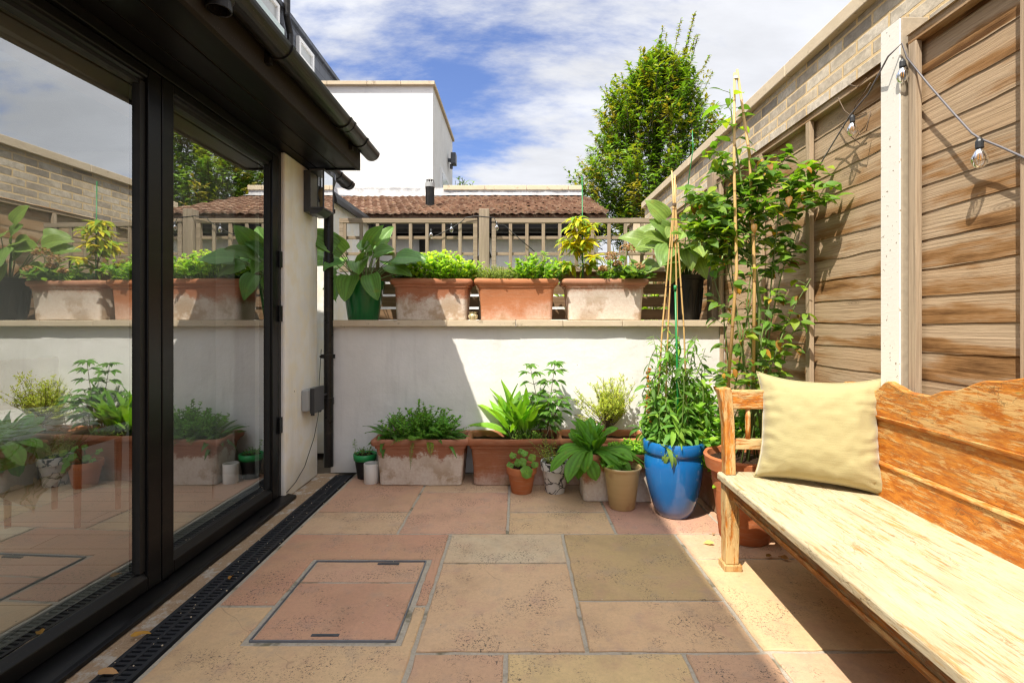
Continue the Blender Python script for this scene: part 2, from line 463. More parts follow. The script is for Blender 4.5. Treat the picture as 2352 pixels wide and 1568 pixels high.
        # grey-brown scuffs
        sc = t.math('MULTIPLY', t.step(t.noise(t.map(q, s0, (3, 1, 2)), 1, 4, .7), .54, .68), t.step(t.noise(q, 4, 4), .46, .62))
        c = t.mix(t.math('MULTIPLY', sc, .75), c, (.20, .135, .075))
        ln = t.step(t.noise(t.map(q, {'y': (160, 3, 160), 'x': (3, 160, 160), 'z': (160, 160, 3)}[along]), 1, 2, .5), .60, .68)
        c = t.mix(t.math('MULTIPLY', ln, .40), c, (.22, .13, .05))
        wv = t.vadd(t.map(q, {'y': (26, 9, 26), 'x': (9, 26, 26), 'z': (26, 26, 9)}[along]), t.map(t.noise(q, 22, 3, .6, 0, 1), (1.2, 1.2, 1.2)))
        cr = t.math('MULTIPLY', t.step(t.voro(wv, 1, 'DISTANCE_TO_EDGE'), .028, .006), t.step(t.noise(q, 6, 3), .52, .62))
        c = t.mix(t.math('MULTIPLY', cr, .5), c, (.12, .075, .03))
        gr = t.math('MULTIPLY', t.step(t.noise(t.map(q, s1, (7, 3, 1)), 1.6, 5, .7), .63, .68), t.step(t.noise(q, 3, 2), .55, .66))
        c = t.mix(t.math('MULTIPLY', gr, .55), c, (.16, .22, .07))
        t.bsdf(c, .55, t.bump(t.math('ADD', t.math('MULTIPLY', m, .7), t.math('SUBTRACT', g, cr)), .4, .004), spec=.4); return t.m
    M['bench_back'] = bench('bench back old paint', 'y', (.60, .37, .14), .607)
    M['bench_seat'] = bench('bench seat old paint', 'y', (.53, .455, .305), .515, (.36, .19, .055), (.52, .33, .125), (34, 4.0, 34))
    M['bench_leg'] = bench('bench leg old paint', 'z', (.60, .42, .19), .570)
    M['bench_rail'] = bench('bench arm old paint', 'x', (.62, .45, .22), .565)
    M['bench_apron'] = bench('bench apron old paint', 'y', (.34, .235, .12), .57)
    # ---- white painted concrete post
    t = NT('flaking white post paint'); p = t.pos(); n1 = t.noise(p, 60, 4, .7); n2 = t.noise(t.map(p, (30, 30, 140)), 1, 3)
    c = t.mix(t.step(t.math('ADD', n1, t.math('MULTIPLY', t.noise(p, 5, 3), .12)), .70, .73), (.80, .77, .70), (.24, .17, .11))
    z = t.sep(p)[2]
    t.bsdf(c, .8, t.bump(t.math('ADD', n2, n1), .14, .005), spec=.2); M['white_post'] = t.m
    M['raw_post'] = plain('bare post side', (.36, .30, .22), .9, .3, 40, .4)
    # ---- brick wall on an x = const plane
    t = NT('stock brick wall'); v = t.pos(); s = t.sep(v); q = t.comb(s[1], s[2], 0)
    qw = t.vadd(q, t.map(t.noise(v, 20, 3, .6, 0, 1), (.006, .006, .006)))
    bt = t.n('ShaderNodeTexBrick', {'Vector': qw, 'Scale': 1.0, 'Mortar Size': .0085, 'Mortar Smooth': .25, 'Bias': 0, 'Brick Width': .225, 'Row Height': .075,
                                   'Color1': (0, 0, 0, 1), 'Color2': (1, 1, 1, 1), 'Mortar': (.5, .5, .5, 1)})
    n1 = t.noise(v, 22, 5, .7); n2 = t.noise(v, 2.5, 3)
    bc = t.ramp(bt.outputs[0], [(0, (.26, .235, .20)), (.2, (.50, .43, .34)), (.5, (.62, .54, .42)), (.8, (.70, .63, .52)), (1, (.60, .50, .36))])
    bc = t.mix(t.step(n1, .35, .7), t.mix(.38, bc, (.13, .11, .08)), bc)
    bc = t.mix(t.math('MULTIPLY', t.step(n2, .5, .7), .35), bc, (.14, .12, .10))
    c = t.mix(bt.outputs[1], bc, t.mix(n1, (.58, .42, .21), (.74, .57, .34)))
    hh = t.math('ADD', t.math('MULTIPLY', bt.outputs[1], -1.0), t.math('MULTIPLY', n1, .5))
    t.bsdf(c, .9, t.bump(hh, .7, .012), spec=.15); M['brick'] = t.m
    t = NT('coping stone'); v = t.pos(); n1 = t.noise(v, 50, 4, .7); n2 = t.noise(v, 5, 5, .65)
    c = t.mix(n2, (.50, .40, .27), (.66, .56, .42)); c = t.mix(t.step(n1, .34, .26), c, (.20, .15, .10))
    c = t.mix(t.math('MULTIPLY', t.step(t.noise(v, 11, 5, .7), .58, .68), .5), c, (.18, .14, .09))
    t.bsdf(c, .9, t.bump(n1, .4, .005), spec=.15); M['coping'] = t.m
    # ---- roof tiles, lead, slate
    t = NT('roof tile'); p = t.pos(); tn = t.attr().outputs['Color']; n1 = t.noise(p, 25, 5, .7); n2 = t.noise(p, 2.5, 4); n3 = t.noise(p, 70, 3)
    c = t.mix(t.sep(tn)[0], (.15, .080, .055), (.30, .18, .12)); c = t.mix(t.step(n1, .48, .72), c, (.38, .29, .21))
    c = t.mix(t.math('MULTIPLY', t.step(n2, .52, .7), .45), c, (.16, .10, .06))
    c = t.mix(t.step(n3, .66, .71), c, (.44, .30, .10))
    t.bsdf(c, .9, t.bump(n1, .5, .01), spec=.15); M['tile'] = t.m
    t = NT('lead flashing'); p = t.pos(); n1 = t.noise(p, 6, 6, .7)
    c = t.mix(t.step(n1, .35, .65), (.27, .27, .28), (.58, .56, .55)); t.bsdf(c, .55, t.bump(n1, .6, .05), spec=.4); M['lead'] = t.m
    t = NT('hung slate'); v = t.pos(); s = t.sep(v); q = t.comb(s[1], s[2], 0)
    bt = t.n('ShaderNodeTexBrick', {'Vector': q, 'Scale': 1.0, 'Mortar Size': .008, 'Brick Width': .30, 'Row Height': .2, 'Color1': (.060, .068, .085, 1), 'Color2': (.095, .105, .125, 1), 'Mortar': (.02, .02, .025, 1)})
    t.bsdf(bt.outputs[0], .5, t.bump(bt.outputs[1], -.6, .02)); M['slate'] = t.m
    M['white_upvc'] = plain('white window frame', (.78, .78, .77), .4, .02)
    M['dim_glass'] = plain('window pane with blind', (.42, .44, .44), .12, .3, 2)
    M['grey_metal'] = plain('dark grey metal', (.06, .065, .075), .4)
    M['aluminium'] = plain('dull metal edge', (.16, .17, .19), .5, .3, 30)
    M['grey_box'] = plain('light grey plastic', (.34, .35, .35), .5, .05)
    M['dark_box'] = plain('dark grey plastic', (.035, .037, .04), .35, .1)
    M['cable'] = plain('grey cable', (.14, .13, .14), .5)
    M['dark_cable'] = plain('black cable', (.012, .012, .012), .5)
    M['filament'] = plain('amber filament', (.65, .28, .04), .4)
    # ---- cane, stake
    t = NT('bamboo cane'); v = t.obj(); z = t.sep(v)[2]; n1 = t.noise(t.map(v, (40, 40, 5)), 1, 4)
    c = t.mix(n1, (.52, .31, .10), (.68, .47, .21))
    nd_ = t.math('LESS_THAN', t.math('FRACT', t.math('MULTIPLY', z, 4.3)), .035)
    c = t.mix(nd_, c, (.27, .14, .05)); t.bsdf(c, .45); M['bamboo'] = t.m
    M['green_stake'] = plain('green stake', (.012, .21, .05), .35, .1)
    # ---- cushion
    t = NT('pale lime velvet'); v = t.obj(); n1 = t.noise(v, 240, 2, .6); n2 = t.noise(v, 5, 4); w1 = t.noise(t.map(v, (6, 6, 240)), 1, 2)
    c = t.mix(n2, (.36, .31, .15), (.42, .37, .195)); c = t.mix(t.step(w1, .42, .62), t.mix(.07, c, (.30, .23, .08)), c)
    b = t.bsdf(c, .95, t.bump(t.math('ADD', n1, w1), .3, .003), spec=.1)
    b.inputs['Sheen Weight'].default_value = .35; M['cushion'] = t.m
    # ---- leaves
    def leafmat(name, trans=.35, rough=.50, spec=.22, glow=1.55):
        t = NT(name); a = t.mix(1.0, t.attr().outputs['Color'], (1.28, 1.26, .95), 'MULTIPLY'); p = t.pos(); n1 = t.noise(p, 55, 3)
        n0 = t.noise(p, 16, 4, .65)
        c = t.mix(n1, t.mix(.34, a, (.012, .03, .006)), t.mix(.16, a, (.42, .46, .08)))
        c = t.mix(t.math('MULTIPLY', t.step(n0, .58, .72), .35), c, (.34, .30, .05))
        b = t.n('ShaderNodeBsdfPrincipled', {'Base Color': c, 'Roughness': rough, 'Specular IOR Level': spec})
        tc = t.mix(1.0, c, (1.25 * glow, 1.28 * glow, .40 * glow), 'MULTIPLY')
        tr = t.n('ShaderNodeBsdfTranslucent', {'Color': tc})
        mx = t.n('ShaderNodeMixShader', {0: trans, 1: b.outputs[0], 2: tr.outputs[0]})
        t.t.links.new(mx.outputs[0], t.out.inputs[0]); return t.m
    M['leaf'] = leafmat('leaf', .38)
    M['glossy_leaf'] = leafmat('glossy leaf', .26, .40, .32)
    M['tree_leaf'] = leafmat('tree leaf', .32, .5, .35, 1.4)
    M['stem'] = plain('green stem', (.14, .20, .05), .6, .3, 30)
    M['woody'] = plain('woody stem', (.13, .085, .05), .8, .3, 40, .4)
    M['bark'] = plain('bark', (.09, .07, .05), .9, .35, 14, .7)
    M['petal'] = leafmat('petal', .25, .7, .2, 1.0)
    M['dry_leaf'] = leafmat('dry leaf', .25, .8, .2, 1.0)
    # ---- indoor things
    t = NT('room floor planks'); p = t.pos(); s = t.sep(p); q = t.comb(s[0], s[1], 0)
    bt = t.n('ShaderNodeTexBrick', {'Vector': q, 'Scale': 1.0, 'Mortar Size': .003, 'Brick Width': 1.2, 'Row Height': .16, 'Color1': (.52, .50, .41, 1), 'Color2': (.72, .68, .56, 1), 'Mortar': (.10, .09, .07, 1)})
    n1 = t.noise(t.map(p, (3, 40, 3)), 1, 4); c = t.mix(t.math('MULTIPLY', n1, .6), bt.outputs[0], (.46, .54, .45)); t.bsdf(c, .5); M['room_floor'] = t.m
    t = NT('printed tablecloth'); v = t.obj(); n1 = t.noise(v, 13, 3, .6, 1.0); z = t.sep(v)[2]
    c = t.ramp(n1, [(.40, (.80, .78, .72)), (.50, (.80, .78, .72)), (.56, (.30, .40, .22)), (.60, (.50, .38, .25)), (.64, (.80, .78, .72))])
    bnd = t.math('LESS_THAN', t.math('ABSOLUTE', t.math('SUBTRACT', t.math('ADD', z, t.math('MULTIPLY', n1, .05)), .60)), .035)
    c = t.mix(bnd, c, (.36, .50, .68)); t.bsdf(c, .85); M['tablecloth'] = t.m
    M['red_wood'] = plain('polished brown wood', (.20, .075, .035), .3, .25, 12)
make_materials()

# ------------------------------------------------------------------ tuning values
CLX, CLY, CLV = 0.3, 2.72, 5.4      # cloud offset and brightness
EXPO = 0.92
UBY, UBZ = .56, 6.08               # upper storey that throws the shade on the patio
DOORA = -2.1                       # degrees the near door leaf stands off square
# ================================================================== camera, sky, sun
cam = bpy.data.cameras.new('camera'); co = bpy.data.objects.new('camera', cam); COL.objects.link(co)
co.location = (0, 0, H); co.rotation_euler = (radians(90), 0, 0)
cam.sensor_width = 36; cam.lens = 36 * F / 2352
cam.shift_x = -(CX - 1176) / 2352; cam.shift_y = -(784 - CY) / 2352
cam.clip_start = .05; cam.clip_end = 500
scene.camera = co

SUN = V((-.375, -.50, 1.0)).normalized()            # towards the sun
sd = bpy.data.lights.new('sun', 'SUN'); sd.energy = 4.0; sd.angle = radians(.53); sd.color = (1.0, .93, .81)
so = bpy.data.objects.new('sun', sd); COL.objects.link(so)
so.rotation_euler = SUN.to_track_quat('Z', 'Y').to_euler(); so.location = (-8, -10, 20)

w = bpy.data.worlds.new('World'); scene.world = w; w.use_nodes = True
wt = w.node_tree; wt.nodes.clear()
wo = wt.nodes.new('ShaderNodeOutputWorld'); bg = wt.nodes.new('ShaderNodeBackground')
sky = wt.nodes.new('ShaderNodeTexSky'); sky.sky_type = 'NISHITA'; sky.sun_disc = False
sky.sun_elevation = math.asin(SUN.z); sky.sun_rotation = atan2(SUN.x, SUN.y)
sky.air_density = 1.25; sky.dust_density = .6; sky.ozone_density = 2.2
def wn(typ, **k):
    n = wt.nodes.new(typ)
    for a, b in k.items(): setattr(n, a, b)
    return n
def wl(a, b): wt.links.new(a, b)
tc = wn('ShaderNodeTexCoord'); sp = wn('ShaderNodeSeparateXYZ'); wl(tc.outputs['Generated'], sp.inputs[0])
zz = wn('ShaderNodeMath', operation='MAXIMUM'); wl(sp.outputs[2], zz.inputs[0]); zz.inputs[1].default_value = 0
za = wn('ShaderNodeMath', operation='ADD'); wl(zz.outputs[0], za.inputs[0]); za.inputs[1].default_value = .20
dx = wn('ShaderNodeMath', operation='DIVIDE'); wl(sp.outputs[0], dx.inputs[0]); wl(za.outputs[0], dx.inputs[1])
dy = wn('ShaderNodeMath', operation='DIVIDE'); wl(sp.outputs[1], dy.inputs[0]); wl(za.outputs[0], dy.inputs[1])
cb = wn('ShaderNodeCombineXYZ'); wl(dx.outputs[0], cb.inputs[0]); wl(dy.outputs[0], cb.inputs[1])
mp = wn('ShaderNodeMapping'); wl(cb.outputs[0], mp.inputs[0])
mp.inputs['Rotation'].default_value = (0, 0, radians(-32)); mp.inputs['Scale'].default_value = (.62, 1.25, 1); mp.inputs['Location'].default_value = (CLX, CLY, 0.3)
n1 = wn('ShaderNodeTexNoise'); wl(mp.outputs[0], n1.inputs['Vector'])
n1.inputs['Scale'].default_value = 1.15; n1.inputs['Detail'].default_value = 9; n1.inputs['Roughness'].default_value = .62; n1.inputs['Distortion'].default_value = .15
n2 = wn('ShaderNodeTexNoise'); wl(mp.outputs[0], n2.inputs['Vector'])
n2.inputs['Scale'].default_value = .55; n2.inputs['Detail'].default_value = 3
ad = wn('ShaderNodeMath', operation='MULTIPLY_ADD'); wl(n2.outputs[0], ad.inputs[0]); ad.inputs[1].default_value = .75; wl(n1.outputs[0], ad.inputs[2])
cr = wn('ShaderNodeValToRGB'); wl(ad.outputs[0], cr.inputs[0]); cr.color_ramp.interpolation = 'EASE'
cr.color_ramp.elements[0].position = .715; cr.color_ramp.elements[0].color = (.04, .04, .04, 1)
cr.color_ramp.elements[1].position = .865; cr.color_ramp.elements[1].color = (.97, .97, .97, 1)
hz = wn('ShaderNodeMapRange'); wl(zz.outputs[0], hz.inputs[0]); hz.inputs[1].default_value = 0; hz.inputs[2].default_value = .30; hz.inputs[3].default_value = .55; hz.inputs[4].default_value = 0
mxf = wn('ShaderNodeMath', operation='MAXIMUM'); wl(cr.outputs[0], mxf.inputs[0]); wl(hz.outputs[0], mxf.inputs[1])
mx = wn('ShaderNodeMix', data_type='RGBA'); wl(mxf.outputs[0], mx.inputs[0])
sg = wn('ShaderNodeMix', data_type='RGBA', blend_type='MULTIPLY'); sg.inputs[0].default_value = 1; wl(sky.outputs[0], sg.inputs[6]); sg.inputs[7].default_value = (.60, .68, .98, 1)
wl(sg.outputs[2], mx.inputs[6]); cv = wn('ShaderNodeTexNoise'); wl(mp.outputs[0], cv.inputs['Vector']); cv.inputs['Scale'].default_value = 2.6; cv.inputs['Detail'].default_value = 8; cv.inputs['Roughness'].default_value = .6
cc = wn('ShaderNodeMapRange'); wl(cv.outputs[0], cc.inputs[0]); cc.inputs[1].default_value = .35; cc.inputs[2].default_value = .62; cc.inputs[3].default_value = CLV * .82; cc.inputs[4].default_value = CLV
cx_ = wn('ShaderNodeCombineXYZ')
for k in range(3): wl(cc.outputs[0], cx_.inputs[k])
ct = wn('ShaderNodeMix', data_type='RGBA', blend_type='MULTIPLY'); ct.inputs[0].default_value = 1; wl(cx_.outputs[0], ct.inputs[6]); ct.inputs[7].default_value = (.97, .985, 1.03, 1)
# clouds near the sun scatter more light than those opposite it
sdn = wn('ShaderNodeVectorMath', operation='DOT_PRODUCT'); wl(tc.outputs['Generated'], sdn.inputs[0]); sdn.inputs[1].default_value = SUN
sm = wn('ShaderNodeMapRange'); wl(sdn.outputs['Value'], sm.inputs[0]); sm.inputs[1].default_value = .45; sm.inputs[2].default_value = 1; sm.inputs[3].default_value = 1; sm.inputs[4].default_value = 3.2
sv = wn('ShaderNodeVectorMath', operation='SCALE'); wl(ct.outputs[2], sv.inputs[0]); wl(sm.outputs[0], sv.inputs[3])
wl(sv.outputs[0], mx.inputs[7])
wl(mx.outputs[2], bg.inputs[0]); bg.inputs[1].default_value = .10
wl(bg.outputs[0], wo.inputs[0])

scene.view_settings.view_transform = 'Standard'; scene.view_settings.look = 'None'
scene.view_settings.exposure = EXPO; scene.view_settings.gamma = 1
scene.render.engine = 'CYCLES'
cy = scene.cycles
cy.use_denoising = True
try: cy.denoiser = 'OPENIMAGEDENOISE'
except Exception: pass
try: cy.denoising_prefilter = 'NONE'
except Exception: pass
cy.max_bounces = 8; cy.diffuse_bounces = 4; cy.glossy_bounces = 3; cy.transparent_max_bounces = 12; cy.transmission_bounces = 4
cy.sample_clamp_indirect = 6; cy.caustics_reflective = False; cy.caustics_refractive = False
cy.filter_width = 1.3

# ================================================================== ground and patio
FX = 1.56          # fence plane
mb = MB(); mb.box(-80, 80, -80, 80, -.30, -.06)
tag(mesh_obj('ground', mb, M['earth']), kind='structure')

PINK, TAN, OCH, PALE, BUFF, ROSE = (.58, .36, .27), (.61, .44, .31), (.52, .39, .21), (.64, .54, .41), (.63, .46, .29), (.53, .31, .245)
COVER = (-.948, -.428, 1.722, 2.303)
def slab_piece(mb, x0, x1, y0, y1, col, zt, cut=None, seed=0, g=.0075):
    """one riven slab with a slightly ragged, chamfered edge"""
    if cut is None: poly = [(x0 + g, y0 + g), (x1 - g, y0 + g), (x1 - g, y1 - g), (x0 + g, y1 - g)]
    else: poly = cut
    pts = []
    n = len(poly)
    for i in range(n):
        a = V(poly[i]); b = V(poly[(i + 1) % n]); L = (b - a).length; k = max(2, int(L / .035))
        nrm = V((-(b - a).y, (b - a).x)) / L
        for j in range(k):
            q = a + (b - a) * (j / k)
            e = mnoise.noise(V((q.x * 14 + seed, q.y * 14, 0))) * .004 + mnoise.noise(V((q.x * 45 + seed, q.y * 45, 3))) * .0022
            if 0 < j: q = q + nrm * e
            pts.append(q)
    cxy = sum(pts, V((0, 0))) / len(pts)
    sx = .5 * (x1 - x0); sy = .5 * (y1 - y0)
    def ring(inset, z):
        out = []
        m = len(pts)
        for i, q in enumerate(pts):
            a = pts[i - 1]; b = pts[(i + 1) % m]; d = (b - a); nn = V((-d.y, d.x)).normalized()
            out.append(mb.vert((q.x + nn.x * inset, q.y + nn.y * inset, z), col))
        return out
    r0 = ring(0, zt - .03); r1 = ring(.0005, zt - .0035); r2 = ring(.005, zt)
    m = len(pts)
    for a, b in ((r0, r1), (r1, r2)):
        for i in range(m):
            j = (i + 1) % m
            mb.face((a[i], a[j], b[j], b[i]))
    mb.face(r2)

rows = [
    (-1.195, -.640, 2.900, 3.640, PINK), (-1.195, -.640, 2.600, 2.900, TAN), (-.640, -.053, 2.600, 3.240, PINK), (-.640, -.053, 3.240, 3.640, TAN),
    (-.053, .529, 2.600, 2.900, BUFF), (-.053, .529, 2.900, 3.640, TAN), (.529, 1.130, 2.600, 3.200, ROSE), (.529, 1.130, 3.200, 3.640, TAN), (1.130, 1.700, 2.600, 3.640, PINK),
    (-.355, .240, 2.283, 2.600, PALE), (-.355, .240, 1.664, 2.283, (.65, .46, .31)), (.240, .840, 1.975, 2.600, OCH), (.240, .840, 1.664, 1.975, (.64, .45, .29)),
    (.840, 1.700, 2.325, 2.600, (.63, .43, .31)), (.840, 1.700, 1.670, 2.325, (.64, .48, .30)),
    (-.355, -.038, 1.050, 1.664, (.60, .39, .28)), (-.038, .565, 1.050, 1.664, (.68, .52, .29)), (.565, .860, 1.050, 1.664, (.58, .38, .27)), (.860, 1.700, 1.050, 1.670, (.62, .43, .31)),
    (-1.195, -.355, .430, 1.280, PINK), (-.355, .300, .430, 1.050, OCH), (.300, .950, .430, 1.050, PINK), (.950, 1.700, .430, 1.050, TAN),
]
yy = .43
for k in range(4):
    xx = -1.195
    while xx < 1.6:
        wx = R.choice((.3, .6, .9)); x2 = min(1.7, xx + wx)
        rows.append((xx, x2, yy - .6, yy, R.choice((PINK, TAN, OCH, BUFF)))); xx = x2
    yy -= .6
mb = MB()
for i, (x0, x1, y0, y1, c) in enumerate(rows):
    k = R.uniform(.94, 1.05)
    slab_piece(mb, x0, x1, y0, y1, (c[0] * k, c[1] * k * .95, c[2] * k * .85), R.uniform(-.0015, .0015), seed=i * 3.7)
g = .008; cx0, cx1, cy0, cy1 = COVER; gg = .022
slab_piece(mb, -1.195, -.355, 1.94, 2.60, (.56, .30, .195), 0, cut=[(-1.187, 1.950), (cx0 - gg, 1.950), (cx0 - gg, cy1 + gg), (cx1 + gg, cy1 + gg), (cx1 + gg, 1.950), (-.363, 1.950), (-.363, 2.592), (-1.187, 2.592)], seed=91)
slab_piece(mb, -1.195, -.355, 1.28, 1.94, (.66, .455, .26), 0, cut=[(-1.187, 1.288), (-.363, 1.288), (-.363, 1.930), (cx1 + gg, 1.930), (cx1 + gg, cy0 - gg), (cx0 - gg, cy0 - gg), (cx0 - gg, 1.930), (-1.187, 1.930)], seed=95)
tag(mesh_obj('paved_patio', mb, M['paving'], loc=(0, 2, 0)), kind='structure')
mb = MB(); mb.box(-1.206, 1.75, -2.2, 3.665, -.05, -.006)
tag(mesh_obj('mortar_bed', mb, M['mortar'], loc=(0, 2, -.05)), kind='structure')
mb = MB()
nx, ny = 5, 90
gr = [[mb.vert((-1.58 + (.242) * i / nx, -2.2 + 5.86 * j / ny, -.004 + .010 * mnoise.noise(V((i * 1.7, j * .8, 0))))) for i in range(nx + 1)] for j in range(ny + 1)]
for j in range(ny):
    for i in range(nx): mb.face((gr[j][i], gr[j][i + 1], gr[j + 1][i + 1], gr[j + 1][i]))
tag(mesh_obj('gravel_strip', mb, M['grit'], smooth=True, loc=(-1.45, 2, 0)), kind='structure')

# ---- access cover let into the slabs
t_ = thing('access_cover', (-.69, 2.01, 0), 'recessed access cover filled with two pieces of pink sandstone, framed by a thin metal edge', 'access cover')
mb = MB(); e = .0035
for (a, b, c, d) in ((cx0, cx1, cy0, cy0 + e), (cx0, cx1, cy1 - e, cy1), (cx0, cx0 + e, cy0 + e, cy1 - e), (cx1 - e, cx1, cy0 + e, cy1 - e)): mb.box(a, b, c, d, -.03, .0025)
mesh_obj('frame', mb, M['aluminium'], t_)
i0 = .0065
mb = MB(); slab_piece(mb, cx0 + i0, cx1 - i0, cy0 + i0, 2.109, (.56, .31, .20), .001, seed=41, g=.002); mesh_obj('inset_slab', mb, M['paving'], t_)
mb = MB(); slab_piece(mb, cx0 + i0, cx1 - i0, 2.121, cy1 - i0, (.60, .36, .24), -.001, seed=47, g=.002); mesh_obj('inset_slab', mb, M['paving'], t_)
for (lx, ly) in ((-.60, cy1 - .030), (-.69, cy0 + .030)):
    mb = MB(); mb.box(lx - .050, lx + .050, ly - .007, ly + .007, -.01, .0030); mb.box(lx - .030, lx + .030, ly - .003, ly + .003, .0030, .0042)
    mesh_obj('lifting_slot', mb, M['grey_metal'], t_, bevel=.001)

# ---- drain
t_ = thing('drainage_channel', (-1.278, 2.2, 0), 'long black slotted drain channel along the glazed doors', 'drain')
dx0, dx1 = -1.338, -1.216; DY0, DY1 = -.6, 3.60
mb = MB(); mb.box(dx0 + .002, dx1 - .002, DY0, DY1, -.05, -.014); mesh_obj('channel', mb, M['void'], t_)
mb = MB()
for (a, b) in ((dx0, dx0 + .016), (-1.284, -1.270), (dx1 - .016, dx1)): mb.box(a, b, DY0, DY1, -.02, .001)
y = DY0
while y < DY1:
    mb.box(dx0 + .016, -1.284, y, y + .0115, -.016, -.0008); mb.box(-1.270, dx1 - .016, y + .004, y + .0155, -.016, -.0008)
    y += .0225
mesh_obj('grating', mb, M['drain'], t_)

# ================================================================== the house on the left
GX = -1.520
house = thing('house_extension', (-2.6, 1.8, 0), 'low house extension with black framed glazed doors, black eaves and cream painted wall end', 'house')
mb = MB(); mb.box(-1.80, -1.470, 3.085, 3.595, 0, 2.203)
wo_ = mesh_obj('wall', mb, M['cream_render'], house, bevel=.012)
mb = MB(); mb.box(-1.80, -1.470, -2.0, -.16, 0, 2.203); mesh_obj('wall', mb, M['cream_render'], house)
mb = MB(); mb.box(-6.0, -1.44, -9.0, UBY, 2.40, UBZ); mesh_obj('upper_wall', mb, M['cream_render'], house)
# soffit boards with gaps
mb = MB()
bx = -1.80
xs = [-1.80, -1.66, -1.535, -1.405, -1.27, -1.132]
for a, b in zip(xs[:-1], xs[1:]): mb.box(a + .004, b - .004, -2, 3.425, 2.205, 2.222)
mb.box(-1.80, -1.132, 3.425, 3.445, 2.196, 2.37)
mesh_obj('soffit', mb, M['soffit'], house, bevel=.003)
mb = MB(); mb.box(-1.80, -1.13, -2, 3.42, 2.2125, 2.235); mesh_obj('soffit_backing', mb, M['dusty'], house)
mb = MB(); mb.box(-1.132, -1.108, -2, 3.445, 2.196, 2.385); mesh_obj('fascia', mb, M['fascia'], house, bevel=.002)
mb = MB(); 
for (ya, yb) in ((-2, .0), (2.2, 3.45)): mb.prism([(-1.06, 2.40), (-1.10, 2.425), (-4.5, 3.3), (-4.5, 2.39), (-1.09, 2.387)], 'y', ya, yb)
mb.prism([(-1.06, 2.40), (-1.10, 2.425), (-2.0, 2.657), (-2.0, 2.39), (-1.09, 2.387)], 'y', 0, 2.2); mb.prism([(-4.4, 3.274), (-4.5, 3.3), (-4.5, 2.39), (-4.4, 2.39)], 'y', 0, 2.2)  # unseen roof opening, added to brighten the room behind the glass
mesh_obj('roof', mb, M['slate'], house)
# gutter
GUX, GUZ, GUR = -1.044, 2.338, .058
def half_pipe(mb, x, z, r, th, y0, y1, n=14):
    A = [(x + r * cos(pi + pi * k / n), z + r * sin(pi + pi * k / n)) for k in range(n + 1)]
    B = [(x + (r - th) * cos(pi + pi * k / n), z + (r - th) * sin(pi + pi * k / n)) for k in range(n + 1)]
    mb.prism(A + B[::-1], 'y', y0, y1)
mb = MB(); half_pipe(mb, GUX, GUZ, GUR, .004, 1.62, 3.50)
gut = mesh_obj('gutter', mb, M['black_plastic'], house)
mb = MB(); half_pipe(mb, GUX, GUZ, GUR + .007, .006, 2.885, 2.905); half_pipe(mb, GUX, GUZ, GUR + .004, .004, 2.905, 2.955); half_pipe(mb, GUX, GUZ, GUR + .007, .006, 2.955, 2.975)
mesh_obj('gutter_joint', mb, M['black_plastic'], gut)
for yb in (2.15, 3.22):
    mb = MB(); half_pipe(mb, GUX, GUZ, GUR + .006, .006, yb - .014, yb + .014); mb.box(-1.108, -1.085, yb - .014, yb + .014, 2.26, 2.34); mesh_obj('gutter_bracket', mb, M['black_plastic'], gut)
mb = MB(); mb.lathe([(.036, -.062), (.042, -.062), (.042, -.03), (.05, -.02), (.05, 0), (.034, 0), (.034, -.062)], GUX - .02, 1.74, GUZ - .04, 20)
half_pipe(mb, GUX, GUZ, GUR + .007, .006, 1.60, 1.80); mesh_obj('gutter_outlet', mb, M['black_plastic'], gut)

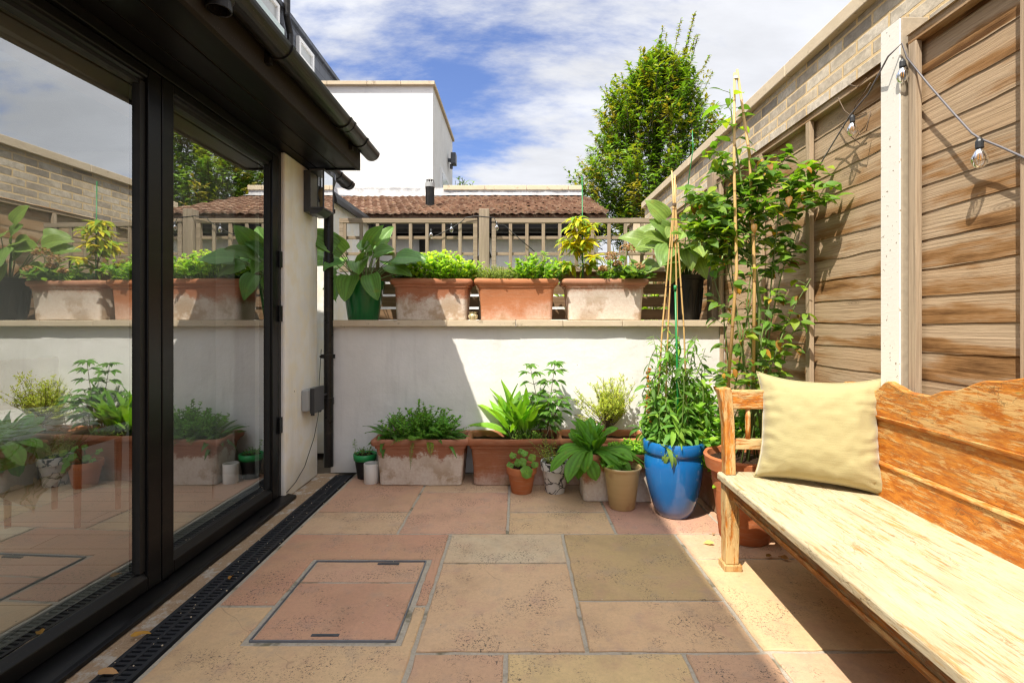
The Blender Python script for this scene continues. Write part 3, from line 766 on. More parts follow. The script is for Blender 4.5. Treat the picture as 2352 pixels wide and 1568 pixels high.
# doors
FRX0, FRX1 = -1.575, -1.492
mb = MB()
mb.box(FRX0 - .02, FRX1, 3.045, 3.083, .035, 2.203)
mb.box(FRX0 - .02, FRX1 + .004, -.16, 3.045, 2.158, 2.2035)
mb.box(FRX0 - .02, FRX1, -.16, -.12, .035, 2.158)
mesh_obj('door_frame', mb, M['black_frame'], house, bevel=.003)
mb = MB(); mb.prism([(-1.64, 0), (-1.415, 0), (-1.415, .018), (-1.43, .024), (-1.53, .036), (-1.64, .036)], 'y', -.2, 3.13)
mesh_obj('door_sill', mb, M['black_frame'], house, bevel=.003)
def door_leaf(y0, y1, hinge, ang, beadw):
    Mx = Matrix.Translation(V((GX, hinge, 0))) @ Matrix.Rotation(ang, 4, 'Z') @ Matrix.Translation(V((-GX, -hinge, 0)))
    zb, zt = .040, 2.155; st = .070
    mb = MB()
    mb.box(FRX0, FRX1, y0, y0 + st, zb, zt, M=Mx); mb.box(FRX0, FRX1, y1 - st, y1, zb, zt, M=Mx)
    # lower rail with sloped bead, upper rail
    pr = [(FRX0, zb), (FRX1, zb), (FRX1, zb + .052), (FRX1 - .008, zb + .060), (GX + .004, zb + .078), (FRX0, zb + .078)]
    n0 = len(mb.v); mb.prism(pr, 'y', y0 + st, y1 - st)
    for i in range(n0, len(mb.v)): mb.v[i] = tuple(Mx @ V(mb.v[i]))
    pr = [(FRX0, zt), (FRX0, zt - .060), (GX + .004, zt - .060), (FRX1 - .012, zt - .046), (FRX1, zt - .040), (FRX1, zt)]
    n0 = len(mb.v); mb.prism(pr, 'y', y0 + st, y1 - st)
    for i in range(n0, len(mb.v)): mb.v[i] = tuple(Mx @ V(mb.v[i]))
    d = mesh_obj('glazed_door', mb, M['black_frame'], house, bevel=.004)
    mb = MB()
    for (a, b) in ((y0 + st, y0 + st + beadw), (y1 - st - beadw, y1 - st)): mb.box(GX - .006, GX + .016, a, b, zb + .078, zt - .06, M=Mx)
    mb.box(GX - .006, GX + .012, y0 + st + beadw, y1 - st - beadw, zt - .075, zt - .06, M=Mx)
    mesh_obj('gasket', mb, M['rubber'], d)
    mb = MB(); q = [Mx @ V((GX, yy_, z_)) for (yy_, z_) in ((y0 + st, zb + .06), (y1 - st, zb + .06), (y1 - st, zt - .05), (y0 + st, zt - .05))]
    mb.face([mb.vert(p_) for p_ in q]); mesh_obj('glass_pane', mb, M['glass'], d)
    return d
d2 = door_leaf(2.050, 3.043, 2.05, 0, .012)
d1 = door_leaf(.80, 2.046, 2.05, radians(DOORA), .028)
for zc in (.48, 1.18, 1.52):
    mb = MB(); mb.box(FRX1, FRX1 + .012, 3.040, 3.078, zc - .05, zc + .05); mesh_obj('hinge', mb, M['black_frame'], d2, bevel=.002)
# what is behind the glass
mb = MB(); mb.box(-6, -1.64, -3, 4.0, -.05, .012); tag(mesh_obj('room_floor', mb, M['room_floor']), kind='structure')
mb = MB(); mb.box(-6, -1.80, 3.36, 3.44, .012, 2.5); mb.box(-6.1, -6, -3, -2, .012, 2.3); mb.box(-6.1, -6, -2, 3.2, .012, .30); mb.box(-6, -1.66, -3.08, -3, .012, 2.5)  # rear wall mostly left out, unseen, to let more light into the room
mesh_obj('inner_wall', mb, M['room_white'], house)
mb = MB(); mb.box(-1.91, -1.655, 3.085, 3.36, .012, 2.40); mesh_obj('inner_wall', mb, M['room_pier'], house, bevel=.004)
mb = MB(); mb.box(-6, -1.80, -3, 0, 2.3, 2.38); mb.box(-6, -1.80, 2.2, 3.36, 2.3, 2.38); mb.box(-2.0, -1.80, 0, 2.2, 2.3, 2.38); mb.box(-6, -4.4, 0, 2.2, 2.3, 2.38); mesh_obj('ceiling', mb, M['room_dado'], house)  # ceiling left open below the added roof opening
mb = MB(); mb.prism([(3.075, .012), (3.0848, .012), (3.0848, .165), (3.080, .165), (3.075, .15)], 'x', -1.925, -1.63); mb.box(-1.925, -1.912, 3.075, 3.36, .012, .165)
mesh_obj('skirting', mb, M['white_upvc'], house)
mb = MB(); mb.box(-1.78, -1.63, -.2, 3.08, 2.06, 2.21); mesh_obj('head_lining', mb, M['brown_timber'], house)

# downpipe in the corner
dp = V((-1.397, 3.612, 0))
mb = MB(); mb.tube([dp + V((0, 0, .06)), dp + V((0, 0, 2.10)), dp + V((0, .05, 2.18)), dp + V((-.02, .10, 2.24))], .034, 18)
for z_ in (.52, 1.55): mb.tube([dp + V((0, 0, z_)), dp + V((0, 0, z_ + .05))], .038, 18)
pipe = tag(mesh_obj('downpipe', mb, M['black_plastic'], smooth=False), 'round black downpipe standing in the corner between cream wall and white wall', 'downpipe')
for z_ in (.86, 1.93):
    mb = MB(); mb.box(dp.x - .05, dp.x + .05, 3.600, 3.612, z_, z_ + .03); mb.tube([dp + V((0, 0, z_)), dp + V((0, 0, z_ + .03))], .041, 18); mb.ball((dp.x - .045, 3.58, z_ + .015), .010)
    mb2 = mb; o_ = None
    me_parent = pipe
    ORG[pipe.name] = V(pipe.location)
    mesh_obj('pipe_bracket', mb, M['black_plastic'], pipe)

# lantern under the eaves
lt = thing('wall_lantern', (-1.42, 3.43, 1.88), 'black box lantern with glass sides fixed to the cream wall under the eaves', 'wall lamp')
mb = MB(); lx0, lx1, ly0, ly1, lz0, lz1 = -1.425, -1.322, 3.335, 3.52, 1.915, 2.165; b_ = .010
for xa in (lx0, lx1 - b_):
    for ya in (ly0, ly1 - b_): mb.box(xa, xa + b_, ya, ya + b_, lz0, lz1)
mb.box(lx0, lx1, ly0, ly1, lz1, lz1 + .012)
mb.box(lx0, lx1, ly0, ly0 + b_, lz0 - .012, lz0); mb.box(lx0, lx1, ly1 - b_, ly1, lz0 - .012, lz0); mb.box(lx1 - b_, lx1, ly0 + b_, ly1 - b_, lz0 - .012, lz0)
mb.prism([(lx0, lz0 - .002), (lx1 - b_, lz0 - .012), (lx0 + .05, lz0 - .045), (lx0, lz0 - .045)], 'y', ly0 + .012, ly1 - .012)
mb.box(-1.470, lx0, ly0 + .02, ly1 - .02, lz0 - .03, lz1 + .008)
mesh_obj('frame', mb, M['grey_metal'], lt, bevel=.002)
mb = MB(); mb.face([mb.vert(p_) for p_ in ((lx0 + b_, ly0 + .004, lz0), (lx1 - b_, ly0 + .004, lz0), (lx1 - b_, ly0 + .004, lz1), (lx0 + b_, ly0 + .004, lz1))]); mesh_obj('glass_pane', mb, M['clear_glass'], lt)
mb = MB(); mb.face([mb.vert(p_) for p_ in ((lx1 - .004, ly0 + b_, lz0), (lx1 - .004, ly1 - b_, lz0), (lx1 - .004, ly1 - b_, lz1), (lx1 - .004, ly0 + b_, lz1))]); mesh_obj('glass_pane', mb, M['glass'], lt)
mb = MB(); mb.lathe([(0, 0), (.016, 0), (.016, .05), (.010, .055), (.022, .09), (.026, .115), (.018, .14), (0, .15)], -1.375, 3.43, 1.92, 14); mesh_obj('light_bulb', mb, M['buff_glaze'], lt, smooth=True)

# weatherproof socket with its lead
sk = thing('outdoor_socket', (-1.45, 3.44, .55), 'grey weatherproof socket box low on the cream wall beside the downpipe', 'socket')
mb = MB(); mb.box(-1.470, -1.422, 3.315, 3.505, .515, .665); mesh_obj('back_box', mb, M['grey_box'], sk, bevel=.012, bseg=3)
mb = MB(); mb.box(-1.422, -1.392, 3.345, 3.515, .500, .672); mb.box(-1.424, -1.399, 3.36, 3.37, .482, .50); mb.box(-1.424, -1.399, 3.47, 3.485, .487, .50); mb.tube([(-1.41, 3.51, .60), (-1.40, 3.58, .60)], .008, 8)
mesh_obj('cover', mb, M['dark_box'], sk, bevel=.010, bseg=3)
mb = MB(); mb.tube([(-1.435, 3.57, .93), (-1.445, 3.56, .70), (-1.452, 3.56, .45), (-1.458, 3.50, .30), (-1.463, 3.42, .20), (-1.464, 3.36, .135), (-1.464, 3.22, .07), (-1.466, 3.10, .045)], .0022, 6, cap=False)
mesh_obj('lead', mb, M['dark_cable'], sk)

# ---- table and chair seen through the glass
tb = thing('dining_table', (-2.15, 1.95, .012), 'polished brown wooden table indoors behind the left glass door', 'table')
mb = MB(); mb.box(-2.75, -1.82, 1.35, 2.55, .66, .695); mesh_obj('table_top', mb, M['red_wood'], tb, bevel=.012)
for lx in (-2.68, -1.89):
    for ly in (1.42, 2.48):
        mb = MB(); mb.tube([(lx, ly, .012), (lx, ly, .66)], [.02, .032], 10); mesh_obj('leg', mb, M['red_wood'], tb)
cl = MB()
NX, NY = 26, 30
gr = []
for i in range(NX + 1):
    rowv = []
    for j in range(NY + 1):
        u = -.70 + 1.40 * i / NX; v = -.70 + 1.40 * j / NY
        x = -2.28 + (u - v) * .55; y = 1.80 + (u + v) * .55; z = .70
        ox = max(0, x + 1.80); oy = max(0, 1.0 - y, y - 2.9)
        d_ = ox
        if d_ > 0:
            z = .70 - d_ * .97; x = -1.80 + .012 + .020 * sin(y * 40) * min(1, d_ * 8)
        rowv.append(cl.vert((x, y, z)))
    gr.append(rowv)
for i in range(NX):
    for j in range(NY): cl.face((gr[i][j], gr[i + 1][j], gr[i + 1][j + 1], gr[i][j + 1]))
tag(mesh_obj('tablecloth', cl, M['tablecloth'], smooth=True, loc=(-2.2, 1.8, 0)), 'printed cloth with blue border, its corner hanging over the table edge indoors', 'tablecloth')
ch = thing('wooden_chair', (-2.55, 2.75, .012), 'brown wooden chair indoors standing beyond the table', 'chair')
mb = MB(); mb.box(-2.80, -2.36, 2.62, 2.95, .44, .47); mesh_obj('seat', mb, M['red_wood'], ch, bevel=.01)
for lx in (-2.77, -2.39):
    for ly in (2.65, 2.92):
        mb = MB(); mb.tube([(lx, ly, .012), (lx, ly, .44)], [.014, .02], 8); mesh_obj('leg', mb, M['red_wood'], ch)
mb = MB(); mb.box(-2.80, -2.77, 2.62, 2.95, .62, .92); mb.box(-2.80, -2.775, 2.64, 2.66, .47, .62); mb.box(-2.80, -2.775, 2.91, 2.93, .47, .62); mesh_obj('backrest', mb, M['red_wood'], ch, bevel=.008)

# ================================================================== retaining wall with its ledge
gw = thing('garden_wall', (0, 3.9, 0), 'white painted retaining wall across the end of the patio with a pale stone ledge', 'wall')
mb = MB()
nx_, nz_ = 60, 24
gr = [[mb.vert((-1.40 + 3.15 * i / nx_, 3.66 + .0035 * mnoise.noise(V((i * .35, k * .35, 1))), 1.094 * k / nz_)) for k in range(nz_ + 1)] for i in range(nx_ + 1)]
for i in range(nx_):
    for k in range(nz_): mb.face((gr[i][k], gr[i + 1][k], gr[i + 1][k + 1], gr[i][k + 1]))
mb.box(-1.40, 1.75, 3.668, 4.30, 0, 1.093)
mesh_obj('wall', mb, M['white_render'], gw, smooth=False)
xj = [-1.375, -.52, -.01, .34, .78, 1.60]
for a, b in zip(xj[:-1], xj[1:]):
    mb = MB(); mb.box(a + .0015, b - .0015, 3.612 + R.uniform(-.003, .003), 4.28, 1.095, 1.143 + R.uniform(-.002, .001)); mesh_obj('coping_stone', mb, M['coping'], gw, bevel=.004)

# ---- slatted fence and trellis behind the ledge
TY = 4.12
sf = thing('slatted_fence', (0, TY, 1.14), 'low dark fence of horizontal boards with gaps behind the ledge planters', 'fence')
mb = MB()
for k in range(4):
    z0 = 1.15 + k * .108
    col = (R.random(), R.random(), R.random()); mb.box(-1.42, 1.56, TY + .03, TY + .05, z0, z0 + .088, col)
mesh_obj('board_panel', mb, M['slat_wood'], sf)
for x in (-1.3, -.85, .45, 1.3):
    mb = MB(); mb.box(x, x + .05, TY + .052, TY + .09, 1.143, 1.56, (R.random(), 0, 0)); mesh_obj('upright', mb, M['post_wood'], sf)
def trellis(x0, x1, vx, label):
    t_ = thing('garden_trellis', ((x0 + x1) / 2, TY, 1.55), label, 'trellis', 'trellis panels above the ledge')
    mb = MB()
    for (a, b, q) in ((1.962, 2.002, 0), (1.552, 1.588, 1)): mb.box(x0, x1, TY - .018, TY + .022, a, b, (R.random(), R.random(), R.random()))
    mb.box(x0, x0 + .036, TY - .016, TY + .020, 1.588, 1.962, (.2, .5, .1)); mb.box(x1 - .036, x1, TY - .016, TY + .020, 1.588, 1.962, (.6, .2, .5))
    mesh_obj('frame', mb, M['rail_wood'], t_, bevel=.003)
    mb = MB()
    for x in vx: mb.box(x - .014, x + .014, TY - .014, TY + .004, 1.588, 1.962, (R.random(), R.random(), R.random()))
    mesh_obj('upright_slats', mb, M['post_wood'], t_, bevel=.002)
    mb = MB()
    for z_ in (1.705, 1.842): mb.box(x0 + .036, x1 - .036, TY + .0045, TY + .018, z_ - .013, z_ + .013, (R.random(), R.random(), R.random()))
    mesh_obj('cross_slats', mb, M['rail_wood'], t_, bevel=.002)
trellis(-1.50, -.335, [-1.455 + .139 * k for k in range(8)], 'square trellis panel on the house side of the tall trellis post')
trellis(-.215, 1.30, [-.195 + .1385 * k for k in range(1, 11)], 'square trellis panel on the fence side of the tall trellis post')
mb = MB(); mb.box(-.322, -.236, TY - .035, TY + .045, 1.143, 2.078, (.2, .6, .2))
tag(mesh_obj('trellis_post', mb, M['post_wood'], bevel=.004), 'tall square timber post between the two trellis panels', 'post')

# ================================================================== fence on the right
def waney_panel(y0, y1, ztop, label, battens, zbot=.06):
    t_ = thing('overlap_fence', (FX, (y0 + y1) / 2, zbot), label, 'fence panel', 'overlap fence panels on the right')
    mb = MB(); pitch = .106; z = zbot; k = 0; L = y1 - y0; ns = int(L / .03)
    while z < ztop - .03:
        zt = min(z + pitch + .030, ztop - .005); tn = (R.random(), R.random(), R.random())
        lo = []; hi = []; lob = []
        for i in range(ns + 1):
            y = y0 + L * i / ns
            wv = .011 * mnoise.noise(V((y * 2.2, k * 7.3, 0))) + .004 * mnoise.noise(V((y * 9, k * 3.1, 2)))
            lo.append(mb.vert((FX - .0055, y, z + wv), tn)); hi.append(mb.vert((FX - .001, y, zt), tn)); lob.append(mb.vert((FX - .005, y, z + wv + .001), tn))
        for i in range(ns):
            mb.face((lo[i], hi[i], hi[i + 1], lo[i + 1])); mb.face((lob[i], lo[i], lo[i + 1], lob[i + 1]))
        z += pitch; k += 1
    mb.box(FX + .002, FX + .006, y0, y1, zbot, ztop - .01, (.9, .5, .5))
    mesh_obj('board_panel', mb, M['fence_wood'], t_)
    for y in battens:
        mb = MB(); mb.box(FX - .042, FX - .018, y - .018, y + .018, zbot, ztop - .035, (R.random() * .5, R.random(), R.random())); mesh_obj('batten', mb, M['batten_wood'], t_, bevel=.002)
    mb = MB(); mb.box(FX - .040, FX + .03, y0, y1, ztop - .034, ztop, (R.random(), R.random(), R.random()))
    mb.prism([(FX - .05, ztop), (FX + .035, ztop), (FX - .005, ztop + .018)], 'y', y0, y1, (R.random(), 0, 0))
    mesh_obj('cap_rail', mb, M['fence_wood'], t_, bevel=.002)
waney_panel(.10, 1.898, 2.235, 'sunlit overlap fence panel with brown stains on the camera side of the white post', (1.875, 1.455, .95, .45))
waney_panel(2.022, 3.72, 2.205, 'overlap fence panel partly behind the climber, beyond the white post', (2.55, 3.05, 3.66))
waney_panel(3.84, 5.6, 2.19, 'far overlap fence panel beyond the corner post of the patio', (4.4, 5.0))
waney_panel(-1.75, -.02, 2.235, 'overlap fence panel behind the bench end', (-1.2, -.7))
def fence_post(yc, ztop, mat_, label, cat='post'):
    t_ = thing('fence_post', (FX - .02, yc, 0), label, cat)
    mb = MB(); mb.box(FX - .062, FX - .055, yc - .050, yc + .050, 0, ztop); mesh_obj('painted_face', mb, mat_, t_, bevel=.002)
    mb = MB(); mb.box(FX - .0548, FX + .05, yc - .052, yc + .052, 0, ztop + .004); mesh_obj('shaft', mb, M['raw_post'], t_, bevel=.004)
fence_post(1.960, 2.315, M['white_post'], 'fence post with its front painted white, between the two nearest fence panels')
fence_post(.04, 2.315, M['white_post'], 'white faced fence post at the near end of the bench')
mb = MB(); mb.box(FX - .07, FX + .03, 3.73, 3.83, 1.1, 2.27, (.3, .2, .8)); tag(mesh_obj('corner_post', mb, M['post_wood'], bevel=.004), 'plain grey timber post where the fence meets the ledge', 'post')

# brick wall of the neighbour
BX = 1.80; BZ = 2.735
bw = thing('brick_wall', (BX + .1, 2.5, 0), 'tall yellow stock brick boundary wall with a stone coping above the fence', 'wall')
mb = MB(); mb.box(BX, BX + .22, -4, 6.88, 0, BZ); mesh_obj('brickwork', mb, M['brick'], bw)
y = -4.0
while y < 6.85:
    y2 = min(y + .90, 6.90)
    mb = MB(); mb.box(BX - .045, BX + .265, y + .002, y2 - .002, BZ, BZ + .082); mesh_obj('coping_stone', mb, M['coping'], bw, bevel=.006); y = y2
mb = MB(); mb.box(BX - .16, BX + .22, 6.885, 7.15, 0, 2.52); mb.box(BX - .20, BX + .26, 6.885, 7.19, 2.52, 2.60); mesh_obj('end_pier', mb, M['coping'], bw, bevel=.006)

# ================================================================== neighbouring buildings
nb = thing('tiled_building', (-1.2, 6.5, 0), 'low building behind the trellis with a brown tiled roof and white wall', 'building')
mb = MB(); mb.box(-3.6, .93, 5.62, 7.2, 0, 2.28); mesh_obj('wall', mb, M['far_render'], nb)
# tiled roof: rows of rolls
mb = MB(); RY0, RZ0, RY1, RZ1 = 5.42, 2.325, 7.22, 2.975
rows_ = 11; cw = .100; xa, xb = -3.7, 1.02
for r in range(rows_):
    f0 = r / rows_; f1 = (r + 1.25) / rows_
    y0 = RY0 + (RY1 - RY0) * f0; z0 = RZ0 + (RZ1 - RZ0) * f0 + .034; y1 = RY0 + (RY1 - RY0) * f1; z1 = RZ0 + (RZ1 - RZ0) * f1
    ncol = int((xb - xa) / cw); off = (r % 2) * cw * .5
    for c in range(ncol + 1):
        tn = (R.random(), R.random(), R.random()); x0 = xa + c * cw + off; jz = R.uniform(-.006, .006)
        if x0 + cw > xb + .06: continue
        top = []; bot = []
        for k in range(7):
            u = k / 6; x = x0 + cw * (u * .985); hh = .011 * max(0, sin(pi * (u * 1.9 - .45))) + .004 * sin(2 * pi * u)
            a = mb.vert((x, y0, z0 + hh + jz), tn); b = mb.vert((x, y1, z1 + hh + jz), tn); d = mb.vert((x, y0 + .004, z0 + hh + jz - .026), tn)
            top.append((a, b, d))
        for k in range(6):
            p, q = top[k], top[k + 1]
            mb.face((p[0], q[0], q[1], p[1])); mb.face((p[2], q[2], q[0], p[0]))
mb.prism([(RY0 + .04, RZ0 - .03), (RY1, RZ1 - .03), (RY1, RZ1 - .005), (RY0 + .04, RZ0 + .005)], 'x', xa, xb - .02, (.1, 0, 0))
mesh_obj('roof', mb, M['tile'], nb)
mb = MB()
pr = [(7.12, 2.985), (7.26, 3.035), (7.262, 3.13)]
nl = 40
gr = []
for i in range(nl + 1):
    x = -3.7 + 4.66 * i / nl
    gr.append([mb.vert((x, y_ + .012 * mnoise.noise(V((i * .9, k_, 0))), z_ + .012 * mnoise.noise(V((i * .7, k_, 5))))) for k_, (y_, z_) in enumerate(pr)])
for i in range(nl):
    for k in range(2): mb.face((gr[i][k], gr[i + 1][k], gr[i + 1][k + 1], gr[i][k + 1]))
mesh_obj('flashing', mb, M['lead'], nb, smooth=True)
mb = MB(); mb.box(-1.05, .945, 7.27, 7.5, 0, 3.095); mesh_obj('parapet', mb, M['lead'], nb)
x = -1.10
while x < .93:
    x2 = min(x + .62, .97); mb = MB(); mb.box(x + .002, x2 - .002, 7.24, 7.54, 3.096, 3.165); mesh_obj('coping_stone', mb, M['coping'], nb, bevel=.006); x = x2
mb = MB(); half_pipe(mb, 0, 0, .055, .004, -3.7, .95)
for i in range(len(mb.v)): x_, y_, z_ = mb.v[i]; mb.v[i] = (y_, 5.39 + x_, 2.165 + z_)
g_ = mesh_obj('gutter', mb, M['black_plastic'], nb)
mb = MB(); mb.box(-3.7, .93, 5.475, 5.62, 2.10, 2.13); mb.box(-3.7, .93, 5.452, 5.472, 2.09, 2.30); mesh_obj('eaves_board', mb, M['soffit'], nb)  # black boards also fill in the shadow under the eaves
mb = MB(); mb.tube([(-1.07, 5.98, 1.5), (-1.07, 5.98, 2.80)], .055, 18); pp = mesh_obj('vent_pipe', mb, M['black_plastic'], nb)
mb = MB(); mb.tube([(-1.07, 5.98, 2.78), (-1.07, 5.98, 2.83)], .060, 18)
for k in range(10): a = 2 * pi * k / 10; mb.tube([(-1.07 + .052 * cos(a), 5.98 + .052 * sin(a), 2.83), (-1.07 + .044 * cos(a), 5.98 + .044 * sin(a), 2.875)], .005, 5)
mb.lathe([(0, .05), (.046, .046), (.05, .04), (.045, .036)], -1.07, 5.98, 2.83, 14)
mesh_obj('vent_cowl', mb, M['grey_box'], pp)
mb = MB(); mb.tube([(-1.07, 5.55, 2.24), (-1.07, 5.57, 1.9), (-.9, 5.57, 1.75)], .05, 14); mesh_obj('waste_pipe', mb, M['black_plastic'], nb)
mb = MB(); mb.tube([(-.55, 5.56, 1.78), (-.42, 5.56, 1.86), (-.30, 5.56, 1.90)], .035, 12); mesh_obj('waste_pipe', mb, M['black_plastic'], nb)

wb = thing('white_block', (-2.7, 9.2, 0), 'tall white rendered flat roofed block behind the tiled roof', 'building')
mb = MB(); mb.box(-4.6, -1.385, 8.0, 10.42, 0, 5.00); mesh_obj('wall', mb, M['far_render'], wb)
mb = MB(); x = -4.68
for x2 in (-3.1, -2.45, -1.9, -1.345): mb.box(x + .002, x2 - .002, 7.94, 8.22, 5.00, 5.062); x = x2
mb.box(-1.60, -1.345, 8.222, 10.47, 5.00, 5.062)
mesh_obj('coping', mb, M['coping'], wb, bevel=.006)
mb = MB(); mb.box(-1.386, -1.352, 8.75, 9.75, 2.6, 3.92)
wf = mesh_obj('window', mb, M['white_upvc'], wb)
mb = MB(); mb.box(-1.352, -1.346, 8.83, 9.67, 2.6, 3.84); mesh_obj('pane', mb, M['dim_glass'], wf)
fl = thing('flood_light', (-1.36, 9.6, 4.4), 'small black floodlight on the side of the white block', 'floodlight')
mb = MB(); mb.box(-1.384, -1.30, 9.72, 9.80, 4.34, 4.40); mb.box(-1.32, -1.22, 9.66, 9.86, 4.28, 4.50); mesh_obj('housing', mb, M['grey_metal'], fl, bevel=.01)
mb = MB(); mb.box(-1.35, -1.29, 9.74, 9.79, 4.20, 4.29); mesh_obj('sensor', mb, M['grey_metal'], fl, bevel=.01)

sl = thing('slate_dormer', (-4.5, 9, 0), 'dark slate clad loft storey above the black gutter with white windows', 'building')
mb = MB(); mb.box(-7.5, -4.02, 5.0, 11.0, 0, 6.47); mesh_obj('wall', mb, M['slate'], sl)
mb = MB(); mb.box(-7.6, -3.97, 4.95, 11.05, 6.47, 6.55); mesh_obj('roof_edge', mb, M['slate'], sl)
for (y0, y1, z0, z1) in ((8.85, 9.50, 5.72, 6.33), (7.35, 8.12, 5.7, 6.9 - .5)):
    mb = MB(); f_ = .07
    mb.box(-4.02, -3.95, y0, y1, z0, z0 + f_); mb.box(-4.02, -3.95, y0, y1, z1 - f_, z1); mb.box(-4.02, -3.95, y0, y0 + f_, z0 + f_, z1 - f_); mb.box(-4.02, -3.95, y1 - f_, y1, z0 + f_, z1 - f_)
    mb.box(-4.02, -3.96, y0 + f_, y1 - f_, (z0 + z1) / 2 - .02, (z0 + z1) / 2 + .02)
    wf = mesh_obj('window', mb, M['white_upvc'], sl, bevel=.004)
    mb = MB(); mb.box(-4.02, -3.985, y0 + f_, y1 - f_, z0 + f_, z1 - f_); mesh_obj('pane', mb, M['dim_glass'], wf)
mb = MB(); mb.box(-3.94, -3.925, 7.10, 8.22, 5.5, 6.06); mesh_obj('balustrade', mb, M['balustrade_glass'], sl)
mb = MB(); mb.tube([(-3.93, 8.45, 5.0), (-3.93, 8.45, 6.10), (-3.93, 8.32, 6.35), (-3.93, 8.32, 7.6)], .055, 12); mesh_obj('soil_pipe', mb, M['black_plastic'], sl)

ne = thing('neighbour_outhouse', (-2.2, 4.5, 0), 'narrow cream wall and black gutter end showing just past the lantern', 'outbuilding')
mb = MB(); mb.box(-3.0, -1.585, 4.20, 5.2, 0, 2.16); mesh_obj('wall', mb, M['cream_render'], ne)
mb = MB(); mb.prism([(-1.54, 2.19), (-1.56, 2.24), (-3.0, 2.75), (-3.0, 2.16), (-1.585, 2.16), (-1.53, 2.14)], 'y', 4.15, 5.2); mesh_obj('roof', mb, M['soffit'], ne)
mb = MB(); half_pipe(mb, -1.50, 2.36, .058, .004, 3.62, 4.34)
g_ = mesh_obj('gutter', mb, M['black_plastic'], ne)
for yb in (4.02, 4.27):
    mb = MB(); half_pipe(mb, -1.50, 2.36, .064, .006, yb - .012, yb + .012); mesh_obj('gutter_bracket', mb, M['black_plastic'], g_)
# ================================================================== pots
def soil(parent, cx, cy, z, r):
    mb = MB(); n = 20; k = 5
    rings = [[mb.vert((cx, cy, z + .008))]]
    for q in range(1, k + 1):
        rings.append([mb.vert((cx + r * q / k * cos(2 * pi * i / n), cy + r * q / k * sin(2 * pi * i / n), z + .012 * mnoise.noise(V((cx * 9 + q * 1.3 * cos(2 * pi * i / n) * 2, cy + q * 2.6 * sin(2 * pi * i / n), 1))))) for i in range(n)])
    for i in range(n): mb.face((rings[0][0], rings[1][i], rings[1][(i + 1) % n]))
    for q in range(1, k):
        for i in range(n): j = (i + 1) % n; mb.face((rings[q][i], rings[q + 1][i], rings[q + 1][j], rings[q][j]))
    mesh_obj('soil', mb, M['soil'], parent, smooth=True)

def round_pot(name, label, c, prof, mat_, soil_z=None, soil_r=0, n=44, cat='pot', group=None):
    t_ = thing(name, c, label, cat, group)
    mb = MB(); mb.lathe(prof, c[0], c[1], c[2], n); o = mesh_obj('pot', mb, mat_, t_, smooth=True)
    o.data.set_sharp_from_angle(angle=radians(38))
    if soil_z: soil(t_, c[0], c[1], c[2] + soil_z, soil_r)
    return t_

def trough(label, cx, cy, z, mat_, w=.315, d=.155, h=.315, rot=0, group=None, seed=0):
    t_ = thing('planter_trough', (cx, cy, z), label, 'planter', group)
    Mx = Matrix.Translation(V((cx, cy, z))) @ Matrix.Rotation(rot, 4, 'Z')
    bw, bd = w * .845, d * .785
    prof = [(bw - .006, bd - .006, 0), (bw, bd, .006), (bw * 1.012, bd * 1.02, h * .35), (w * .892, d * .85, h * .775), (w * .896, d * .856, h * .785), (w * .925, d * .90, h * .792), (w * .930, d * .905, h * .835),
            (w * .935, d * .91, h * .843), (w * .982, d * .965, h * .860), (w * 1.0, d * .995, h * .895), (w * 1.002, d * 1.0, h * .935), (w * .99, d * .985, h * .975), (w * .965, d * .955, h * .995), (w * .94, d * .91, h),
            (w * .915, d * .86, h * .985), (w * .90, d * .83, h * .95), (w * .885, d * .81, h * .80)]
    mb = MB(); mb.rect_lathe(prof, .030, 5, M=Mx, wob=.006, seed=seed)
    o = mesh_obj('pot', mb, mat_, t_, smooth=True); o.data.set_sharp_from_angle(angle=radians(42))
    mb = MB(); nx, ny = 22, 10; gr = []
    for i in range(nx + 1):
        rw = []
        for j in range(ny + 1):
            p = V((w * .90 * (2 * i / nx - 1), d * .82 * (2 * j / ny - 1), h * .86)); p.z += .016 * mnoise.noise(V((p.x * 16 + seed, p.y * 16, 0)))
            rw.append(mb.vert(Mx @ p))
        gr.append(rw)
    for i in range(nx):
        for j in range(ny): mb.face((gr[i][j], gr[i + 1][j], gr[i + 1][j + 1], gr[i][j + 1]))
    mesh_obj('soil', mb, M['soil'], t_, smooth=True)
    return t_

LZ = 1.1435
GL = 'terracotta troughs on the ledge'; GF = 'terracotta troughs on the patio floor'
PY = 3.835
def lx(px, y=3.68): return (px - CX) * y / F
trough('terracotta trough half in shade with white bloom, beside the green pot on the ledge', lx(988), PY, LZ, M['terracotta_bloom'], seed=1, group=GL)
trough('clean orange terracotta trough in the middle of the ledge', lx(1186), PY, LZ, M['terracotta_clean'], w=.322, seed=2, group=GL)
trough('pale weathered terracotta trough on the ledge holding the yellow leaved shrub', lx(1392.5), PY, LZ, M['terracotta_pale'], w=.330, seed=3, group=GL)
trough('floor trough of terracotta with thick white bloom on its front, next to the white cup', lx(965, 3.36), 3.49, 0, M['terracotta_crust'], w=.340, d=.16, h=.325, seed=4, group=GF)
trough('dark terracotta trough on the floor by the white wall, behind the small orange pot', lx(1180, 3.38), 3.49, 0, M['terracotta_dark'], w=.330, d=.155, h=.325, seed=5, group=GF)
trough('terracotta trough on the floor holding the thin leaved bush, mostly hidden by other pots', lx(1385, 3.40), 3.49, 0, M['terracotta_clean'], w=.315, d=.155, h=.33, seed=6, group=GF)
trough('terracotta trough with pale foot standing behind the buff pot and the blue pot', .70, 3.175, 0, M['terracotta_bloom'], w=.335, d=.15, h=.30, seed=7, group=GF)
